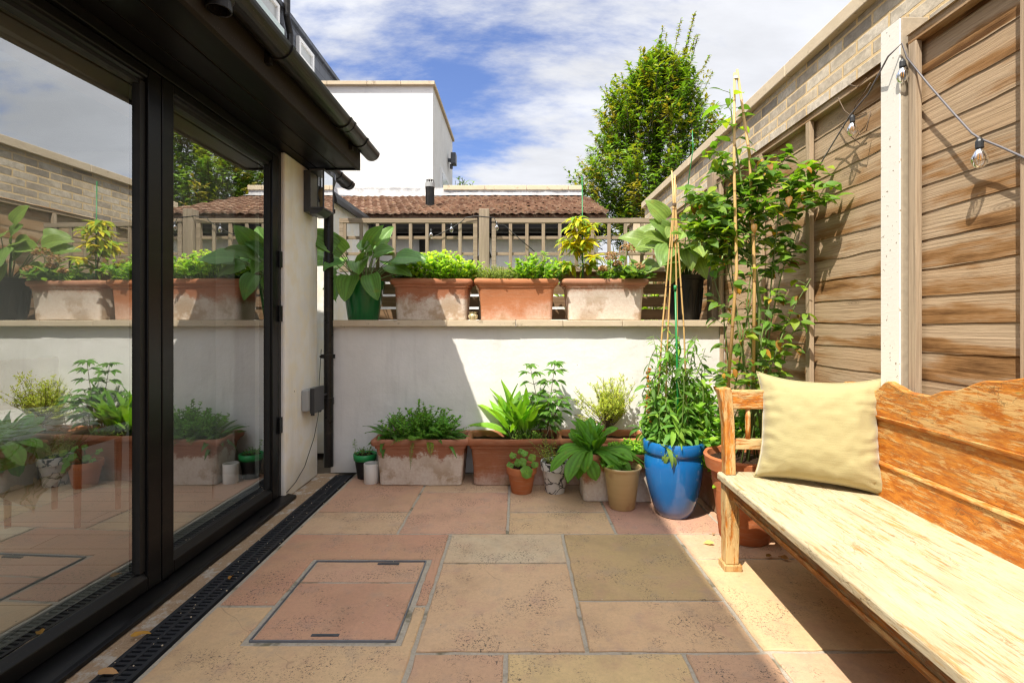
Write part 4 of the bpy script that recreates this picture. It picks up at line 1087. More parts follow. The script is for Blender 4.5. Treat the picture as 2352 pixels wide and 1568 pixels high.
trough('terracotta trough standing end on between the blue pot and the bench arm', 1.30, 3.08, 0, M['terracotta_dark'], w=.33, d=.165, h=.31, rot=radians(90), seed=8, group=GF)

# green pot on the ledge
c = (lx(835, 3.8), 3.80, LZ)
round_pot('green_pot', 'dark green plastic pot on the ledge holding the big leaved hosta', c, [(.0, .0), (.112, 0), (.116, .006), (.150, .235), (.158, .237), (.166, .300), (.158, .302), (.150, .24), (.145, .2)], M['green_plastic'], .25, .150)
# little jar
round_pot('clay_jar', 'tiny patterned clay jar between two troughs on the ledge', (lx(1086, 3.70), 3.72, LZ), [(0, 0), (.024, 0), (.036, .018), (.038, .032), (.026, .048), (.024, .052), (.034, .060), (.030, .061), (.020, .05)], M['jar'], n=24, cat='jar')
# black planter with arches
c = (1.325, 3.85, LZ)
bp_ = round_pot('black_planter', 'black plastic planter with moulded arches on the ledge near the fence corner', c, [(0, 0), (.105, 0), (.108, .01), (.140, .31), (.152, .315), (.155, .345), (.145, .347), (.138, .30)], M['black_pot'], .31, .135)
mb = MB()
for k in range(12):
    a0 = 2 * pi * k / 12
    pts = []
    for q in range(9):
        u = q / 8; s_ = sin(pi * u); a = a0 + (u - .5) * .42; z_ = .05 + .20 * s_ ** .7; r_ = .1085 + .032 * z_ / .31 + .002
        pts.append((c[0] + r_ * cos(a), c[1] + r_ * sin(a), c[2] + z_))
    mb.tube(pts, .0028, 5)
mesh_obj('arch_moulding', mb, M['black_pot'], bp_)

# floor pots
TP = lambda r, h: [(0, 0), (r * .66, 0), (r * .68, .004), (r * .90, h * .72), (r * 1.0, h * .735), (r * 1.03, h * .97), (r * 1.0, h), (r * .93, h * .99), (r * .88, h * .75)]
c1 = (lx(1198, 3.24), 3.25, 0); round_pot('terracotta_pot', 'small orange terracotta pot on the floor with round scalloped leaves', c1, TP(.100, .175), M['terracotta_plain'], .15, .09)
c2 = (lx(1275, 3.24), 3.25, 0); round_pot('crackled_pot', 'small white pot with black crackle pattern on the floor', c2, TP(.095, .205), M['marbled'], .18, .085)
c3 = (lx(1429, 2.97), 2.975, 0); round_pot('buff_pot', 'tapered buff glazed pot on the floor beside the blue pot', c3, [(0, 0), (.072, 0), (.078, .006), (.108, .235), (.116, .240), (.118, .250), (.112, .255), (.104, .25), (.098, .21)], M['buff_glaze'], .215, .10)
c4 = (.920, 2.870, 0)
round_pot('blue_pot', 'large glossy blue glazed pot on the floor near the bench', c4, [(0, 0), (.085, 0), (.095, .006), (.118, .05), (.145, .14), (.161, .22), (.168, .29), (.167, .33), (.159, .357), (.159, .363), (.169, .369), (.175, .382), (.176, .43), (.170, .440), (.160, .438), (.154, .41), (.152, .33)], M['blue_glaze'], .395, .15, n=56)
c5 = (1.19, 2.56, 0)
round_pot('terracotta_pot', 'large terracotta pot on the floor behind the arm of the bench', c5, [(0, 0), (.116, 0), (.122, .008), (.134, .12), (.164, .350), (.188, .362), (.200, .425), (.193, .436), (.180, .43), (.170, .36)], M['terracotta_plain'], .40, .185, n=56)
c6 = (lx(848, 3.38), 3.43, 0); round_pot('white_cup', 'small plain white ceramic cup on the floor beside the bloomed trough', c6, [(0, 0), (.047, 0), (.050, .004), (.052, .135), (.050, .138), (.046, .135), (.045, .02), (0, .018)], M['white_ceramic'], n=32, cat='cup')
c7 = (lx(836, 3.52), 3.545, 0)
g7 = round_pot('seedling_pot', 'small dark pot with a bright green rim standing behind the white cup', c7, [(0, 0), (.052, 0), (.072, .135), (.070, .137), (.064, .12)], M['black_pot'], .165, .068, n=28)
mb = MB(); mb.lathe([(.071, .130), (.079, .132), (.083, .175), (.078, .177), (.073, .14)], c7[0], c7[1], 0, 28); mesh_obj('rim', mb, M['bright_green_plastic'], g7, smooth=True)

# ================================================================== plants
def vary(c, k=.25):
    f = 1 + R.uniform(-k, k); g = R.uniform(-.12, .12)
    return (max(0, c[0] * f * (1 + g)), max(0, c[1] * f), max(0, c[2] * f * (1 - g)))
def rdir(az, el): return V((cos(az) * cos(el), sin(az) * cos(el), sin(el)))
UP = V((0, 0, 1)); LIT = (SUN + UP * .3).normalized()
def curve(p, d, L, n=8, grav=0.0, wig=.1, lift=0.0):
    """a stem that wanders and sags (grav) or straightens up (lift)"""
    p = V(p); d = V(d).normalized(); out = [p.copy()]
    for i in range(n):
        d = d + V((R.uniform(-wig, wig), R.uniform(-wig, wig), R.uniform(-wig, wig) * .5)) + V((0, 0, lift / n - grav / n)); d.normalize()
        p = p + d * (L / n); out.append(p.copy())
    return out
def along(pts, t):
    f = t * (len(pts) - 1); i = min(int(f), len(pts) - 2); u = f - i
    return pts[i].lerp(pts[i + 1], u), (pts[i + 1] - pts[i]).normalized()
class Plant:
    def __init__(s, name, loc, label, cat='plant', leafmat='leaf', stemmat='stem', group=None):
        s.t = thing(name, loc, label, cat, group); s.l = MB(); s.s = MB(); s.o = MB(); s.lm = leafmat; s.sm = stemmat
    def done(s, other=None, om=None, lname='foliage', sname='stems'):
        if s.s.v: mesh_obj(sname, s.s, M[s.sm], s.t, smooth=True)
        if s.l.v: mesh_obj(lname, s.l, M[s.lm], s.t, smooth=True)
        if other and s.o.v: mesh_obj(other, s.o, M[om], s.t, smooth=True)
        return s.t

def hosta(loc, label, specs, base, col, pot_r=.06, across=8, vary_=.2, petiole=.006, tipc=None):
    p = Plant('hosta', loc, label, 'hosta', 'glossy_leaf')
    for (az, el, reach, L, W, droop, roll) in specs:
        a = radians(az); e = radians(el)
        b = V(base) + V((cos(a), sin(a), 0)) * R.uniform(.2, 1) * pot_r
        st = curve(b, rdir(a, e), reach, 7, grav=.55, wig=.04)
        p.s.tube(st, [petiole, petiole * .8, petiole * .8, petiole * .7, petiole * .6, petiole * .6, petiole * .5, petiole * .5], 6, vary(col, .1))
        d = (st[-1] - st[-2]).normalized()
        d = (d + V((0, 0, -droop))).normalized()
        up = V((-.25, -.85, .75)) + V((cos(a), sin(a), 0)) * .35 + V((-sin(a), cos(a), 0)) * roll
        p.l.leaf(st[-1], d, up, L, W, vary(col, vary_), R.uniform(.5, .9), R.uniform(.16, .34), 8, 'heart', across, tipc, .0022, .04)
    return p.done(lname='leaves', sname='stalks')

HC = (.10, .235, .075)
gp = (lx(835, 3.8), 3.80, LZ + .275)
hosta(gp, 'hosta with broad ribbed dark green leaves drooping over the green pot', [
    (190, 55, .26, .17, .15, .5, .1), (200, 40, .16, .21, .18, 1.9, 0), (255, 38, .15, .21, .19, 1.6, .1), (300, 35, .19, .21, .15, 1.5, -.1),
    (330, 52, .24, .22, .15, .55, 0), (350, 50, .32, .24, .16, .35, .2), (10, 55, .28, .20, .15, .3, 0), (235, 60, .22, .19, .16, .8, 0), (275, 62, .22, .20, .17, .9, .1),
    (310, 66, .26, .20, .15, .5, 0), (60, 60, .26, .19, .15, .2, 0), (110, 60, .26, .19, .15, .2, 0), (150, 58, .24, .2, .16, .35, 0), (170, 45, .20, .2, .16, .8, 0), (20, 40, .24, .2, .14, .8, 0), (285, 75, .24, .17, .14, .6, 0)] + [(R.uniform(0, 360), R.uniform(55, 78), R.uniform(.24, .38), R.uniform(.18, .25), R.uniform(.14, .18), R.uniform(-.1, .5), R.uniform(-.3, .3)) for _ in range(13)] + [(R.uniform(-40, 20), 50, R.uniform(.28, .36), .25, .17, .25, R.uniform(-.2, .2)) for _ in range(4)], gp, HC)
hb = (1.325, 3.85, LZ + .32)
HC2 = (.15, .25, .075)
hosta(hb, 'hosta with large pale green leaves in the black planter', [
    (200, 60, .32, .24, .17, .7, .1), (225, 58, .34, .24, .19, 1.0, 0), (250, 66, .40, .24, .18, .7, .2), (280, 60, .32, .22, .17, .9, 0), (310, 58, .32, .22, .16, .7, 0), (180, 66, .38, .24, .16, .3, 0),
    (160, 60, .36, .22, .16, .3, 0), (215, 75, .48, .22, .16, .5, 0), (265, 78, .50, .21, .16, .6, 0), (300, 72, .46, .21, .15, .5, 0), (340, 62, .36, .22, .15, .5, 0), (100, 66, .4, .2, .15, .3, 0), (50, 66, .4, .2, .15, .3, 0), (240, 48, .22, .2, .15, 1.1, 0), (195, 46, .26, .22, .15, .6, 0)] + [(R.uniform(165, 330), R.uniform(48, 80), R.uniform(.2, .5), R.uniform(.17, .23), R.uniform(.12, .165), R.uniform(.5, 1.3), R.uniform(-.3, .3)) for _ in range(18)], hb, HC2, .07)

# generic clump of little leaves
def mound(name, label, cx, cy, z, rx, ry, h, nst, lps, L, W, col, col2=None, el0=35, shape='ovate', cat='plant', grav=.3, stemr=.0018, leafmat='leaf', topcol=None, bend=.5, wig=.16, segs=3):
    p = Plant(name, (cx, cy, z), label, cat, leafmat)
    for i in range(nst):
        a = R.random() * 2 * pi; rr = sqrt(R.random())
        b = V((cx + rx * .75 * rr * cos(a), cy + ry * .75 * rr * sin(a), z))
        el = radians(90 - (90 - el0) * rr * R.uniform(.6, 1))
        hl = h * R.uniform(.65, 1.05) * (1 - .25 * rr)
        st = curve(b, rdir(a, el), hl, 6, grav, wig)
        p.s.tube(st, stemr, 4, vary(col, .2), cap=False)
        for k in range(lps):
            q, d = along(st, R.uniform(.15, 1) ** .7)
            az = R.random() * 2 * pi
            ld = (rdir(az, R.uniform(-.1, .9)) + d * .5).normalized()
            cc = vary(col if (col2 is None or R.random() < .6) else col2, .25)
            if topcol and k > lps * .6: cc = vary(topcol, .2)
            p.l.leaf(q, ld, LIT + rdir(az, 0) * -.3, L * R.uniform(.6, 1.15), W * R.uniform(.7, 1.1), cc, bend, .25, segs, shape)
    return p

SED, SED2 = (.22, .40, .045), (.40, .54, .07)
sx = lx(1010, 3.8)
p = mound('sedum', 'dense yellow green sedum mound in the trough beside the hosta pot', sx, 3.84, LZ + .265, .30, .13, .285, 150, 9, .055, .036, SED, SED2, 45, 'spoon', 'sedum', .15)
for i in range(105):
    a = R.random() * 2 * pi; r = sqrt(R.random())
    b = V((sx + .27 * r * cos(a), 3.84 + .12 * r * sin(a), LZ + .27 + .27 * (1 - .45 * r * r) * R.uniform(.85, 1.1)))
    for k in range(9):
        d = rdir(R.random() * 2 * pi, R.uniform(.1, 1.2)); p.l.leaf(b, d, LIT, .022, .013, vary((.46, .58, .11), .2), .3, .2, 2, 'round')
p.done()
p = mound('ivy', 'dark trailing leaves at the shaded end of the trough beside the hosta', lx(935, 3.8), 3.80, LZ + .27, .06, .08, .13, 22, 5, .045, .036, (.035, .10, .03), None, 20, 'heart'); p.done()
p = mound('thyme', 'low grey green thyme cushion at one end of the middle ledge trough', lx(1140, 3.8), 3.82, LZ + .265, .165, .12, .175, 340, 20, .016, .006, (.20, .27, .085), (.28, .34, .12), 50, 'lance', 'thyme', .15, .001, segs=2); p.done()
p = mound('mint', 'leafy green mint with upright shoots in the middle ledge trough', lx(1236, 3.8), 3.83, LZ + .265, .175, .12, .29, 76, 12, .048, .029, (.13, .29, .03), (.28, .44, .05), 45, 'ovate', 'mint', .15); 
for (px_, hh) in ((1255, .27), (1190, .22), (1225, .23)):
    st = curve((lx(px_, 3.8), 3.82, LZ + .27), (R.uniform(-.1, .1), 0, 1), hh, 6, 0, .06); p.s.tube(st, .002, 4, (.2, .3, .06))
    for k in range(16):
        q, d = along(st, .3 + .7 * k / 16); a = k * 1.9; p.l.leaf(q, rdir(a, .4), LIT, .038, .022, vary((.15, .32, .04)), .6, .2, 3)
p.done()
# yellow shrub with stake
YX, YY = lx(1342, 3.82), 3.83
p = Plant('spotted_laurel', (YX, YY, LZ + .27), 'small shrub with drooping yellow and green leaves standing in the pale ledge trough', 'shrub', 'leaf', 'woody')
trunk = [V((YX, YY, LZ + .26)), V((YX - .004, YY, LZ + .40)), V((YX - .02, YY, LZ + .56)), V((YX - .015, YY, LZ + .70))]
p.s.tube(trunk, [.006, .005, .004, .003], 6)
YC, YC2, YG = (.62, .50, .03), (.45, .44, .035), (.17, .30, .035)
for (t0, px_, py_) in ((.25, 1300, 640 - 38), (.45, 1300, 545), (.5, 1370, 590), (.62, 1318, 520), (.75, 1362, 512), (.85, 1330, 505), (1, 1322, 497), (.6, 1352, 545), (.45, 1325, 565), (.7, 1310, 556), (.8, 1345, 560), (.35, 1355, 610)):
    a0, _ = along(trunk, t0); e = P(px_, py_, YY + R.uniform(-.08, .06))
    st = [a0, a0.lerp(e, .5) + V((0, 0, .01)), e]; p.s.tube(st, .0024, 5)
    for k in range(20):
        az = R.random() * 2 * pi
        p.l.leaf(a0.lerp(e, R.uniform(.6, 1.0)), rdir(az, R.uniform(-.2, .75)), LIT, R.uniform(.085, .145), R.uniform(.028, .042), vary(R.choice((YC, YC, YC2, YC2, YG)), .18), R.uniform(.7, 1.5), .3, 4, 'lance', 1, vary(YG, .2) if R.random() < .4 else None)
p.done(lname='leaves', sname='branches')
mb = MB(); mb.tube([(YX - .012, YY - .02, LZ + .25), (YX - .018, YY - .015, 2.27)], .0042, 8); tag(mesh_obj('plant_stake', mb, M['green_stake'], smooth=True), 'thin green stake standing in the pale ledge trough behind the yellow shrub', 'stake')
# hydrangea
hx = lx(1428, 3.8)
p = mound('hydrangea', 'hydrangea with faded pinkish brown flower heads in the pale ledge trough', hx, 3.80, LZ + .27, .16, .11, .21, 44, 5, .08, .055, (.075, .18, .035), (.20, .34, .05), 35, 'ovate', 'hydrangea', .3)
for (px_, py_, r_) in ((1404, 594, .052), (1440, 577, .056), (1465, 619, .050), (1386, 622, .03), (1418, 610, .03)):
    cc = P(px_, py_ - 4, 3.67)
    p.s.tube([cc, (cc.x, 3.80, LZ + .27)], .003, 5); fh = MB()
    for k in range(130):
        d = rdir(R.random() * 2 * pi, R.uniform(-.5, 1.5)); q = cc + V((d.x, d.y, d.z * .72)) * r_ * R.uniform(.75, 1)
        fh.leaf(q, rdir(R.random() * 7, R.uniform(-.6, .6)) + d * .4, d, .018, .015, vary(R.choice(((.42, .22, .19), (.30, .13, .10), (.50, .33, .25), (.26, .16, .09))), .25), .3, .2, 2, 'round')
    mesh_obj('flower_head', fh, M['petal'], p.t, smooth=True)
p.done()

# ---- floor plants
tz = .285
bx_ = lx(955, 3.4)
p = Plant('fern', (bx_, 3.49, tz), 'long feathery fern fronds arching out of the white bloomed floor trough', 'fern', 'leaf')
def frond(p, b, az, el, L, W, col, grav=1.0, n=14, pinna=.45, lob=2):
    st = curve(b, rdir(az, el), L, 10, grav, .05)
    p.s.tube(st, [.0018] * 8 + [.001] * 3, 4, col, cap=False)
    for k in range(n):
        t = .12 + .88 * k / n; q, d = along(st, t); s_ = d.cross(UP)
        if s_.length < .01: continue
        s_.normalize(); wl_ = W * sin(pi * min(1, .15 + .85 * t)) ** .8
        for sg in (-1, 1):
            ld = (s_ * sg + d * pinna + V((0, 0, R.uniform(-.1, .25)))).normalized()
            p.l.leaf(q, ld, LIT, wl_, wl_ * .34, vary(col, .2), .5, .2, 3, 'lance', 1, None, 0, .05)
            if lob:
                for m in range(3): p.l.leaf(q + ld * wl_ * (.25 + .2 * m), (ld * .6 + d * R.choice((-1, 1)) * .7 + V((0, 0, .2))).normalized(), LIT, wl_ * .3, wl_ * .16, vary(col, .2), .4, .2, 2, 'ovate')
FC = (.09, .25, .045); FC2 = (.13, .33, .055)
for i in range(38):
    az = R.random() * 2 * pi; b = V((bx_ + .02 + R.uniform(-.06, .17), 3.48 + R.uniform(-.05, .05), tz - .01))
    frond(p, b, az, radians(R.uniform(38, 85)), R.uniform(.16, .30), R.uniform(.035, .06), vary(R.choice((FC, FC2)), .2), R.uniform(.6, 1.3))
p.done(lname='fronds')
p = mound('fern', 'bushy mass of finely cut bright green fronds in the middle of the bloomed floor trough', bx_ + .015, 3.49, tz - .01, .18, .10, .29, 120, 17, .030, .017, (.085, .25, .04), (.14, .35, .055), 42, 'ovate', 'fern', .3); p.done(lname='fronds')
p = Plant('strap_fern', (bx_ - .21, 3.48, tz), 'dark crinkled strap leaved fern at the left end of the bloomed floor trough', 'fern', 'glossy_leaf')
for i in range(34):
    az = R.random() * 2 * pi; b = V((bx_ - .20 + R.uniform(-.05, .05), 3.48 + R.uniform(-.04, .04), tz - .01)); el = R.uniform(.5, 1.25)
    p.l.leaf(b, rdir(az, el), LIT - rdir(az, 0) * .5, R.uniform(.15, .25), R.uniform(.030, .042), vary((.05, .165, .038), .3), R.uniform(.9, 2.0), .35, 8, 'lance', 2, None, 0, .10)
for i in range(26):
    az = R.uniform(-1.6, 1.3); b = V((bx_ + .17 + R.uniform(-.05, .06), 3.48 + R.uniform(-.04, .04), tz - .01)); el = R.uniform(.35, 1.2)
    p.l.leaf(b, rdir(az, el), LIT - rdir(az, 0) * .5, R.uniform(.14, .25), R.uniform(.024, .034), vary((.05, .16, .035), .3), R.uniform(.8, 1.7), .35, 8, 'lance', 2, None, 0, .10)
p.done(lname='fronds')
for (ox, ln) in ((.02, .17), (.08, .10)):
    pass
p = Plant('trailing_fern', (bx_ + .02, 3.325, .30), 'fern frond hanging over the front rim of the bloomed trough', 'fern')
frond(p, V((bx_ - .005, 3.36, .30)), -pi / 2, .7, .23, .018, (.10, .24, .05), 4.2, 14); frond(p, V((bx_ + .10, 3.36, .30)), -pi / 2 + .3, .7, .14, .03, (.16, .27, .05), 3.0, 12)
p.done(lname='fronds')
# spinach like clump
qx = lx(1188, 3.5)
p = Plant('leafy_clump', (qx, 3.52, tz), 'upright clump of long bright green leaves in the dark floor trough', 'plant', 'leaf')
for i in range(44):
    az = R.random() * 2 * pi; el = radians(R.uniform(48, 86)); b = V((qx + R.uniform(-.08, .09), 3.52 + R.uniform(-.05, .05), tz))
    L = R.uniform(.29, .45); cc = vary(R.choice(((.11, .27, .03), (.19, .40, .04), (.14, .32, .035))), .2)
    p.s.tube([b, b + rdir(az, el) * L * .32], [.005, .003], 5, (.26, .38, .10))
    p.l.leaf(b + rdir(az, el) * L * .22, rdir(az, el), LIT - rdir(az, 0) * .8, L * .80, R.uniform(.048, .072), cc, R.uniform(.25, .9), .42, 7, 'lance', 2, None, 0, .05)
for i in range(4):
    az = pi + R.uniform(-.5, .3); b = V((qx - .06, 3.52, tz)); p.l.leaf(b + V((0, 0, .02)), rdir(az, .75), LIT, R.uniform(.26, .34), .055, vary((.16, .36, .04)), 1.0, .4, 7, 'lance', 2)
p.done(lname='leaves')
p = mound('seedlings', 'low feathery seedlings along the rim of the dark floor trough', lx(1215, 3.42), 3.45, tz, .10, .06, .09, 60, 9, .018, .008, (.13, .26, .045), (.2, .33, .06), 45, 'ovate'); p.done()
# young tree like plant with tiers of leaves
p = Plant('sapling', (lx(1250, 3.5), 3.50, tz), 'slender sapling with tiers of pointed leaves in front of the white wall', 'sapling', 'leaf', 'woody')
LC = (.085, .215, .05)
def tiers(p, base, tip, seedtiers, L, W, r0=.0035, nl=5):
    base = V(base); tip = V(tip); mid = base.lerp(tip, .5) + V((R.uniform(-.015, .015), 0, 0))
    st = [base, base.lerp(mid, .5), mid, mid.lerp(tip, .5), tip]; p.s.tube(st, [r0, r0 * .9, r0 * .8, r0 * .6, r0 * .45], 6)
    for (t, br) in seedtiers:
        q, d = along(st, t)
        for k in range(nl):
            az = 2 * pi * k / nl + R.uniform(-.5, .5)
            e = q + rdir(az, .35) * br * R.uniform(.6, 1.1); p.s.tube([q, e], [.0016, .001], 4)
            for m in range(3): p.l.leaf(e, rdir(az + R.uniform(-.9, .9), R.uniform(-.1, .35)), LIT, L * R.uniform(.8, 1.2), W * R.uniform(.8, 1.1), vary(LC, .25), R.uniform(.5, 1.1), .3, 5, 'lance')
T5 = [(.28, .03), (.45, .04), (.60, .045), (.74, .045), (.88, .035), (1, .006)]
tiers(p, (lx(1245, 3.5), 3.52, tz), P(1217, 838, 3.50), T5, .075, .025); tiers(p, (lx(1256, 3.5), 3.50, tz), P(1275, 832, 3.50), T5, .078, .026)
tiers(p, (lx(1250, 3.5), 3.47, tz), P(1295, 905, 3.42), T5[:5], .078, .026, nl=5); tiers(p, (lx(1247, 3.5), 3.53, tz), P(1205, 880, 3.56), T5[:4], .07, .024, nl=4); tiers(p, (lx(1258, 3.5), 3.48, tz), P(1262, 905, 3.44), T5[1:5], .08, .026, nl=5)
p.done(lname='leaves', sname='branches')
# fine leaved bush
mx_ = lx(1400, 3.55)
p = Plant('tea_tree_bush', (mx_ - .02, 3.52, tz), 'airy bush of tiny yellow green leaves on a short woody stem before the white wall', 'bush', 'leaf', 'woody')
p.s.tube([(mx_ - .03, 3.53, tz - .01), (mx_ - .025, 3.53, tz + .09), (mx_ + .0, 3.53, tz + .16)], [.010, .008, .006], 7)
for i in range(85):
    az = R.random() * 2 * pi; b = V((mx_ - .015, 3.53, tz + R.uniform(.05, .15)))
    st = curve(b, rdir(az, radians(R.uniform(25, 80))), R.uniform(.16, .37), 8, -.5, .16); p.s.tube(st, [.0028] + [.0018] * 4 + [.001] * 4, 4, cap=False)
    for j in range(3):
        q0, d0 = along(st, R.uniform(.3, .9)); sub = curve(q0, (d0 + rdir(R.random() * 7, R.uniform(-.2, .8))).normalized(), R.uniform(.05, .10), 4, -.2, .2) if j else st[3:]
        for k in range(20):
            q, d = along(sub, R.random()); p.l.leaf(q, (rdir(R.random() * 7, R.uniform(-.3, .8)) + d * .5), LIT, R.uniform(.014, .024), .0068, vary(R.choice(((.34, .40, .07), (.46, .48, .11), (.26, .34, .05))), .25), .2, .1, 2, 'lance')
for i in range(10):
    st = curve((mx_ - .03, 3.53, tz + .10), rdir(pi + R.uniform(-.4, .4), .22), R.uniform(.15, .30), 8, -.1, .12); p.s.tube(st, .0014, 4, cap=False)
    for k in range(28):
        q, d = along(st, R.uniform(.3, 1)); p.l.leaf(q, rdir(R.random() * 7, R.uniform(-.2, .9)), LIT, .015, .005, vary((.34, .40, .09)), .2, .1, 2, 'lance')
p.done(lname='leaves', sname='branches')
# broad drooping rosette
rx_, ry_ = .475, 3.12
p = Plant('broad_leaf_rosette', (rx_, ry_, .27), 'rosette of broad drooping mid green leaves behind the buff pot', 'plant', 'leaf')
RC = (.075, .225, .032)
for i in range(46):
    az = R.random() * 2 * pi; el = radians(R.uniform(15, 80)); b = V((rx_ + R.uniform(-.05, .05), ry_ + R.uniform(-.04, .04), .275))
    L = R.uniform(.19, .30)
    p.l.leaf(b, rdir(az, el), LIT - rdir(az, 0) * .3, L, R.uniform(.075, .110), vary(R.choice((RC, RC, (.10, .28, .04))), .22), R.uniform(1.3, 2.5) if el < 1 else R.uniform(.4, .9), .28, 8, 'spoon', 3, None, .0014, .075)
for (px_, py_, w_) in ((1325, 1088, .10), (1350, 1105, .09), (1390, 1085, .09), (1440, 1075, .10), (1460, 1060, .09), (1330, 1075, .09), (1312, 1062, .10), (1375, 1100, .08)):
    e = P(px_, py_, 2.98 + R.uniform(-.04, .05)); b = V((rx_, ry_ - .02, .30)); d = (e - b); az = atan2(d.y, d.x); hl = math.hypot(d.x, d.y)
    p.l.leaf(b, rdir(az, .62), LIT, hl + .17, w_, vary(RC, .18), 1.75, .25, 9, 'spoon', 3, None, .0014, .075)
for i in range(7): p.l.leaf((rx_ + R.uniform(-.03, .05), ry_, .30), rdir(R.random() * 7, 1.35), rdir(R.random() * 7, 0), R.uniform(.16, .26), .05, vary((.09, .25, .05)), .4, .3, 6, 'lance', 2)
p.done(lname='leaves')
px0 = lx(1445, 3.15)
p = mound('parsley', 'bright curly parsley growing beside the broad leaved rosette', px0, 3.16, .27, .115, .09, .105, 110, 14, .020, .015, (.13, .34, .03), (.30, .50, .04), 40, 'round', 'parsley', .2, bend=1.0); p.done()
# geranium with round leaves
p = Plant('geranium', (c1[0], c1[1], .155), 'plant with round scalloped leaves in the small orange pot', 'plant')
for (px_, py_, r_) in ((1178, 1045, .05), (1190, 1062, .055), (1205, 1040, .05), (1222, 1050, .052), (1210, 1083, .085), (1172, 1068, .05), (1195, 1036, .04), (1228, 1066, .05), (1200, 1060, .055)):
    q = P(px_, py_, 3.24 + R.uniform(-.09, .05) - (.09 if r_ > .07 else 0)); b = V((c1[0], c1[1], .15)); p.s.tube([b, b.lerp(q, .5) + V((0, 0, .02)), q], .0025, 5)
    n_ = V((R.uniform(-.4, .4), -.75, R.uniform(.3, 1))).normalized(); a_ = V((1, 0, 0)); a_ = (a_ - n_ * a_.dot(n_)).normalized(); bb_ = n_.cross(a_)
    cc = vary((.13, .28, .06), .2); cid = p.l.vert(q - n_ * .006, (cc[0] * 1.3, cc[1] * 1.2, cc[2])); rim = []; rim2 = []
    for k in range(28):
        an = 2 * pi * k / 28; rr = r_ * .5 * (1 + .06 * sin(an * 7)); w_ = .006 * sin(an * 4)
        rim2.append(p.l.vert(q + a_ * rr * .6 * cos(an) + bb_ * rr * .6 * sin(an) + n_ * .002, cc)); rim.append(p.l.vert(q + a_ * rr * cos(an) + bb_ * rr * sin(an) + n_ * (w_ - .004), cc))
    for k in range(28):
        j = (k + 1) % 28; p.l.face((cid, rim2[k], rim2[j])); p.l.face((rim2[k], rim[k], rim[j], rim2[j]))
p.done(lname='leaves')
# wispy plant
p = Plant('wispy_herb', (c2[0], c2[1], .185), 'wispy thin stemmed herb in the black and white crackled pot', 'plant')
for i in range(40):
    st = curve((c2[0] + R.uniform(-.05, .05), c2[1] + R.uniform(-.05, .05), .185), rdir(R.uniform(1.6, 4.6), radians(R.uniform(35, 85))), R.uniform(.10, .24), 7, .3, .18); p.s.tube(st, .0009, 4, (.22, .25, .07), cap=False)
    for k in range(9): q, d = along(st, R.uniform(.2, 1)); p.l.leaf(q, rdir(R.random() * 7, R.uniform(0, .8)), LIT, .014, .004, vary((.28, .33, .06)), .2, .1, 2, 'lance')
for i in range(12): p.l.leaf((c2[0] - .01, c2[1] - .03, .19), rdir(R.random() * 7, .8), LIT, .03, .018, vary((.34, .42, .06)), .5, .2, 3)
p.done()
p = mound('young_plant', 'young leafy plant in the buff glazed pot', c3[0] - .035, c3[1] + .02, .215, .055, .05, .13, 16, 6, .040, .030, (.11, .27, .04), (.16, .34, .05), 40, 'heart', 'plant', .2); 
for i in range(14): p.l.leaf((c3[0] + .03 + R.uniform(-.02, .03), c3[1] - .03, .222), rdir(R.random() * 7, .6), LIT, .028, .014, vary((.25, .42, .06)), .4, .2, 3)
p.done()
p = mound('young_plant', 'few thin seedlings in the green rimmed pot behind the white cup', c7[0] - .01, c7[1], .165, .06, .05, .06, 16, 5, .016, .009, (.13, .26, .05), None, 40); 
st = curve((c7[0] - .06, c7[1] - .02, .165), (-.3, -.1, 1), .12, 6, .2, .2); p.s.tube(st, .0012, 4)
for k in range(16): q, d = along(st, k / 16); p.l.leaf(q, rdir(R.random() * 7, .3), LIT, .02, .010, vary((.13, .25, .06)), .4, .2, 3)
p.done()

# ---- blue pot: leaning mass of narrow leaves, four tied canes and a green stake
bx0, by0, bz0 = c4[0], c4[1], .40
p = Plant('narrow_leaf_climber', (bx0, by0, bz0), 'tall mass of narrow green leaves growing from the blue pot', 'plant', 'leaf')
BC = ((.085, .23, .05), (.13, .30, .055), (.20, .38, .07), (.065, .18, .04))
for i in range(46):
    az = R.random() * 2 * pi; tip = P(R.uniform(1492, 1600), R.uniform(765, 960), by0 + R.uniform(-.06, .12)); b = V((bx0 + .08 * cos(az), by0 + .08 * sin(az), bz0))
    st = [b.lerp(tip, k / 8) + V((R.uniform(-.02, .02), R.uniform(-.02, .02), 0)) + V((.10 * cos(az), .08 * sin(az), 0)) * sin(pi * k / 8) for k in range(9)]
    p.s.tube(st, .0026, 5, (.16, .24, .06), cap=False)
    for k in range(27):
        t = R.uniform(.08, 1); q, d = along(st, t); a2 = R.random() * 2 * pi
        L = R.uniform(.065, .125) * (1.05 - .35 * t); p.l.leaf(q, rdir(a2, R.uniform(-.8, .5)), LIT + rdir(R.random() * 7, 0) * .5, L, L * R.uniform(.18, .31), vary(R.choice(BC), .25), R.uniform(.5, 1.5), .3, 5, 'lance')
for (px_, py_) in ((1500, 1085), (1522, 1100), (1545, 1080), (1560, 1085), (1512, 1070), (1535, 1095), (1575, 1066), (1492, 1062)):
    b = V((bx0 + R.uniform(-.12, .04), by0 - .13, bz0 + .04)); e = P(px_, py_, by0 - .20); p.l.leaf(b, (e - b + V((0, -.02, .10))).normalized(), V((0, -.6, 1)), R.uniform(.12, .17), R.uniform(.024, .032), vary((.19, .31, .09), .15), 1.6, .3, 7, 'lance', 1)
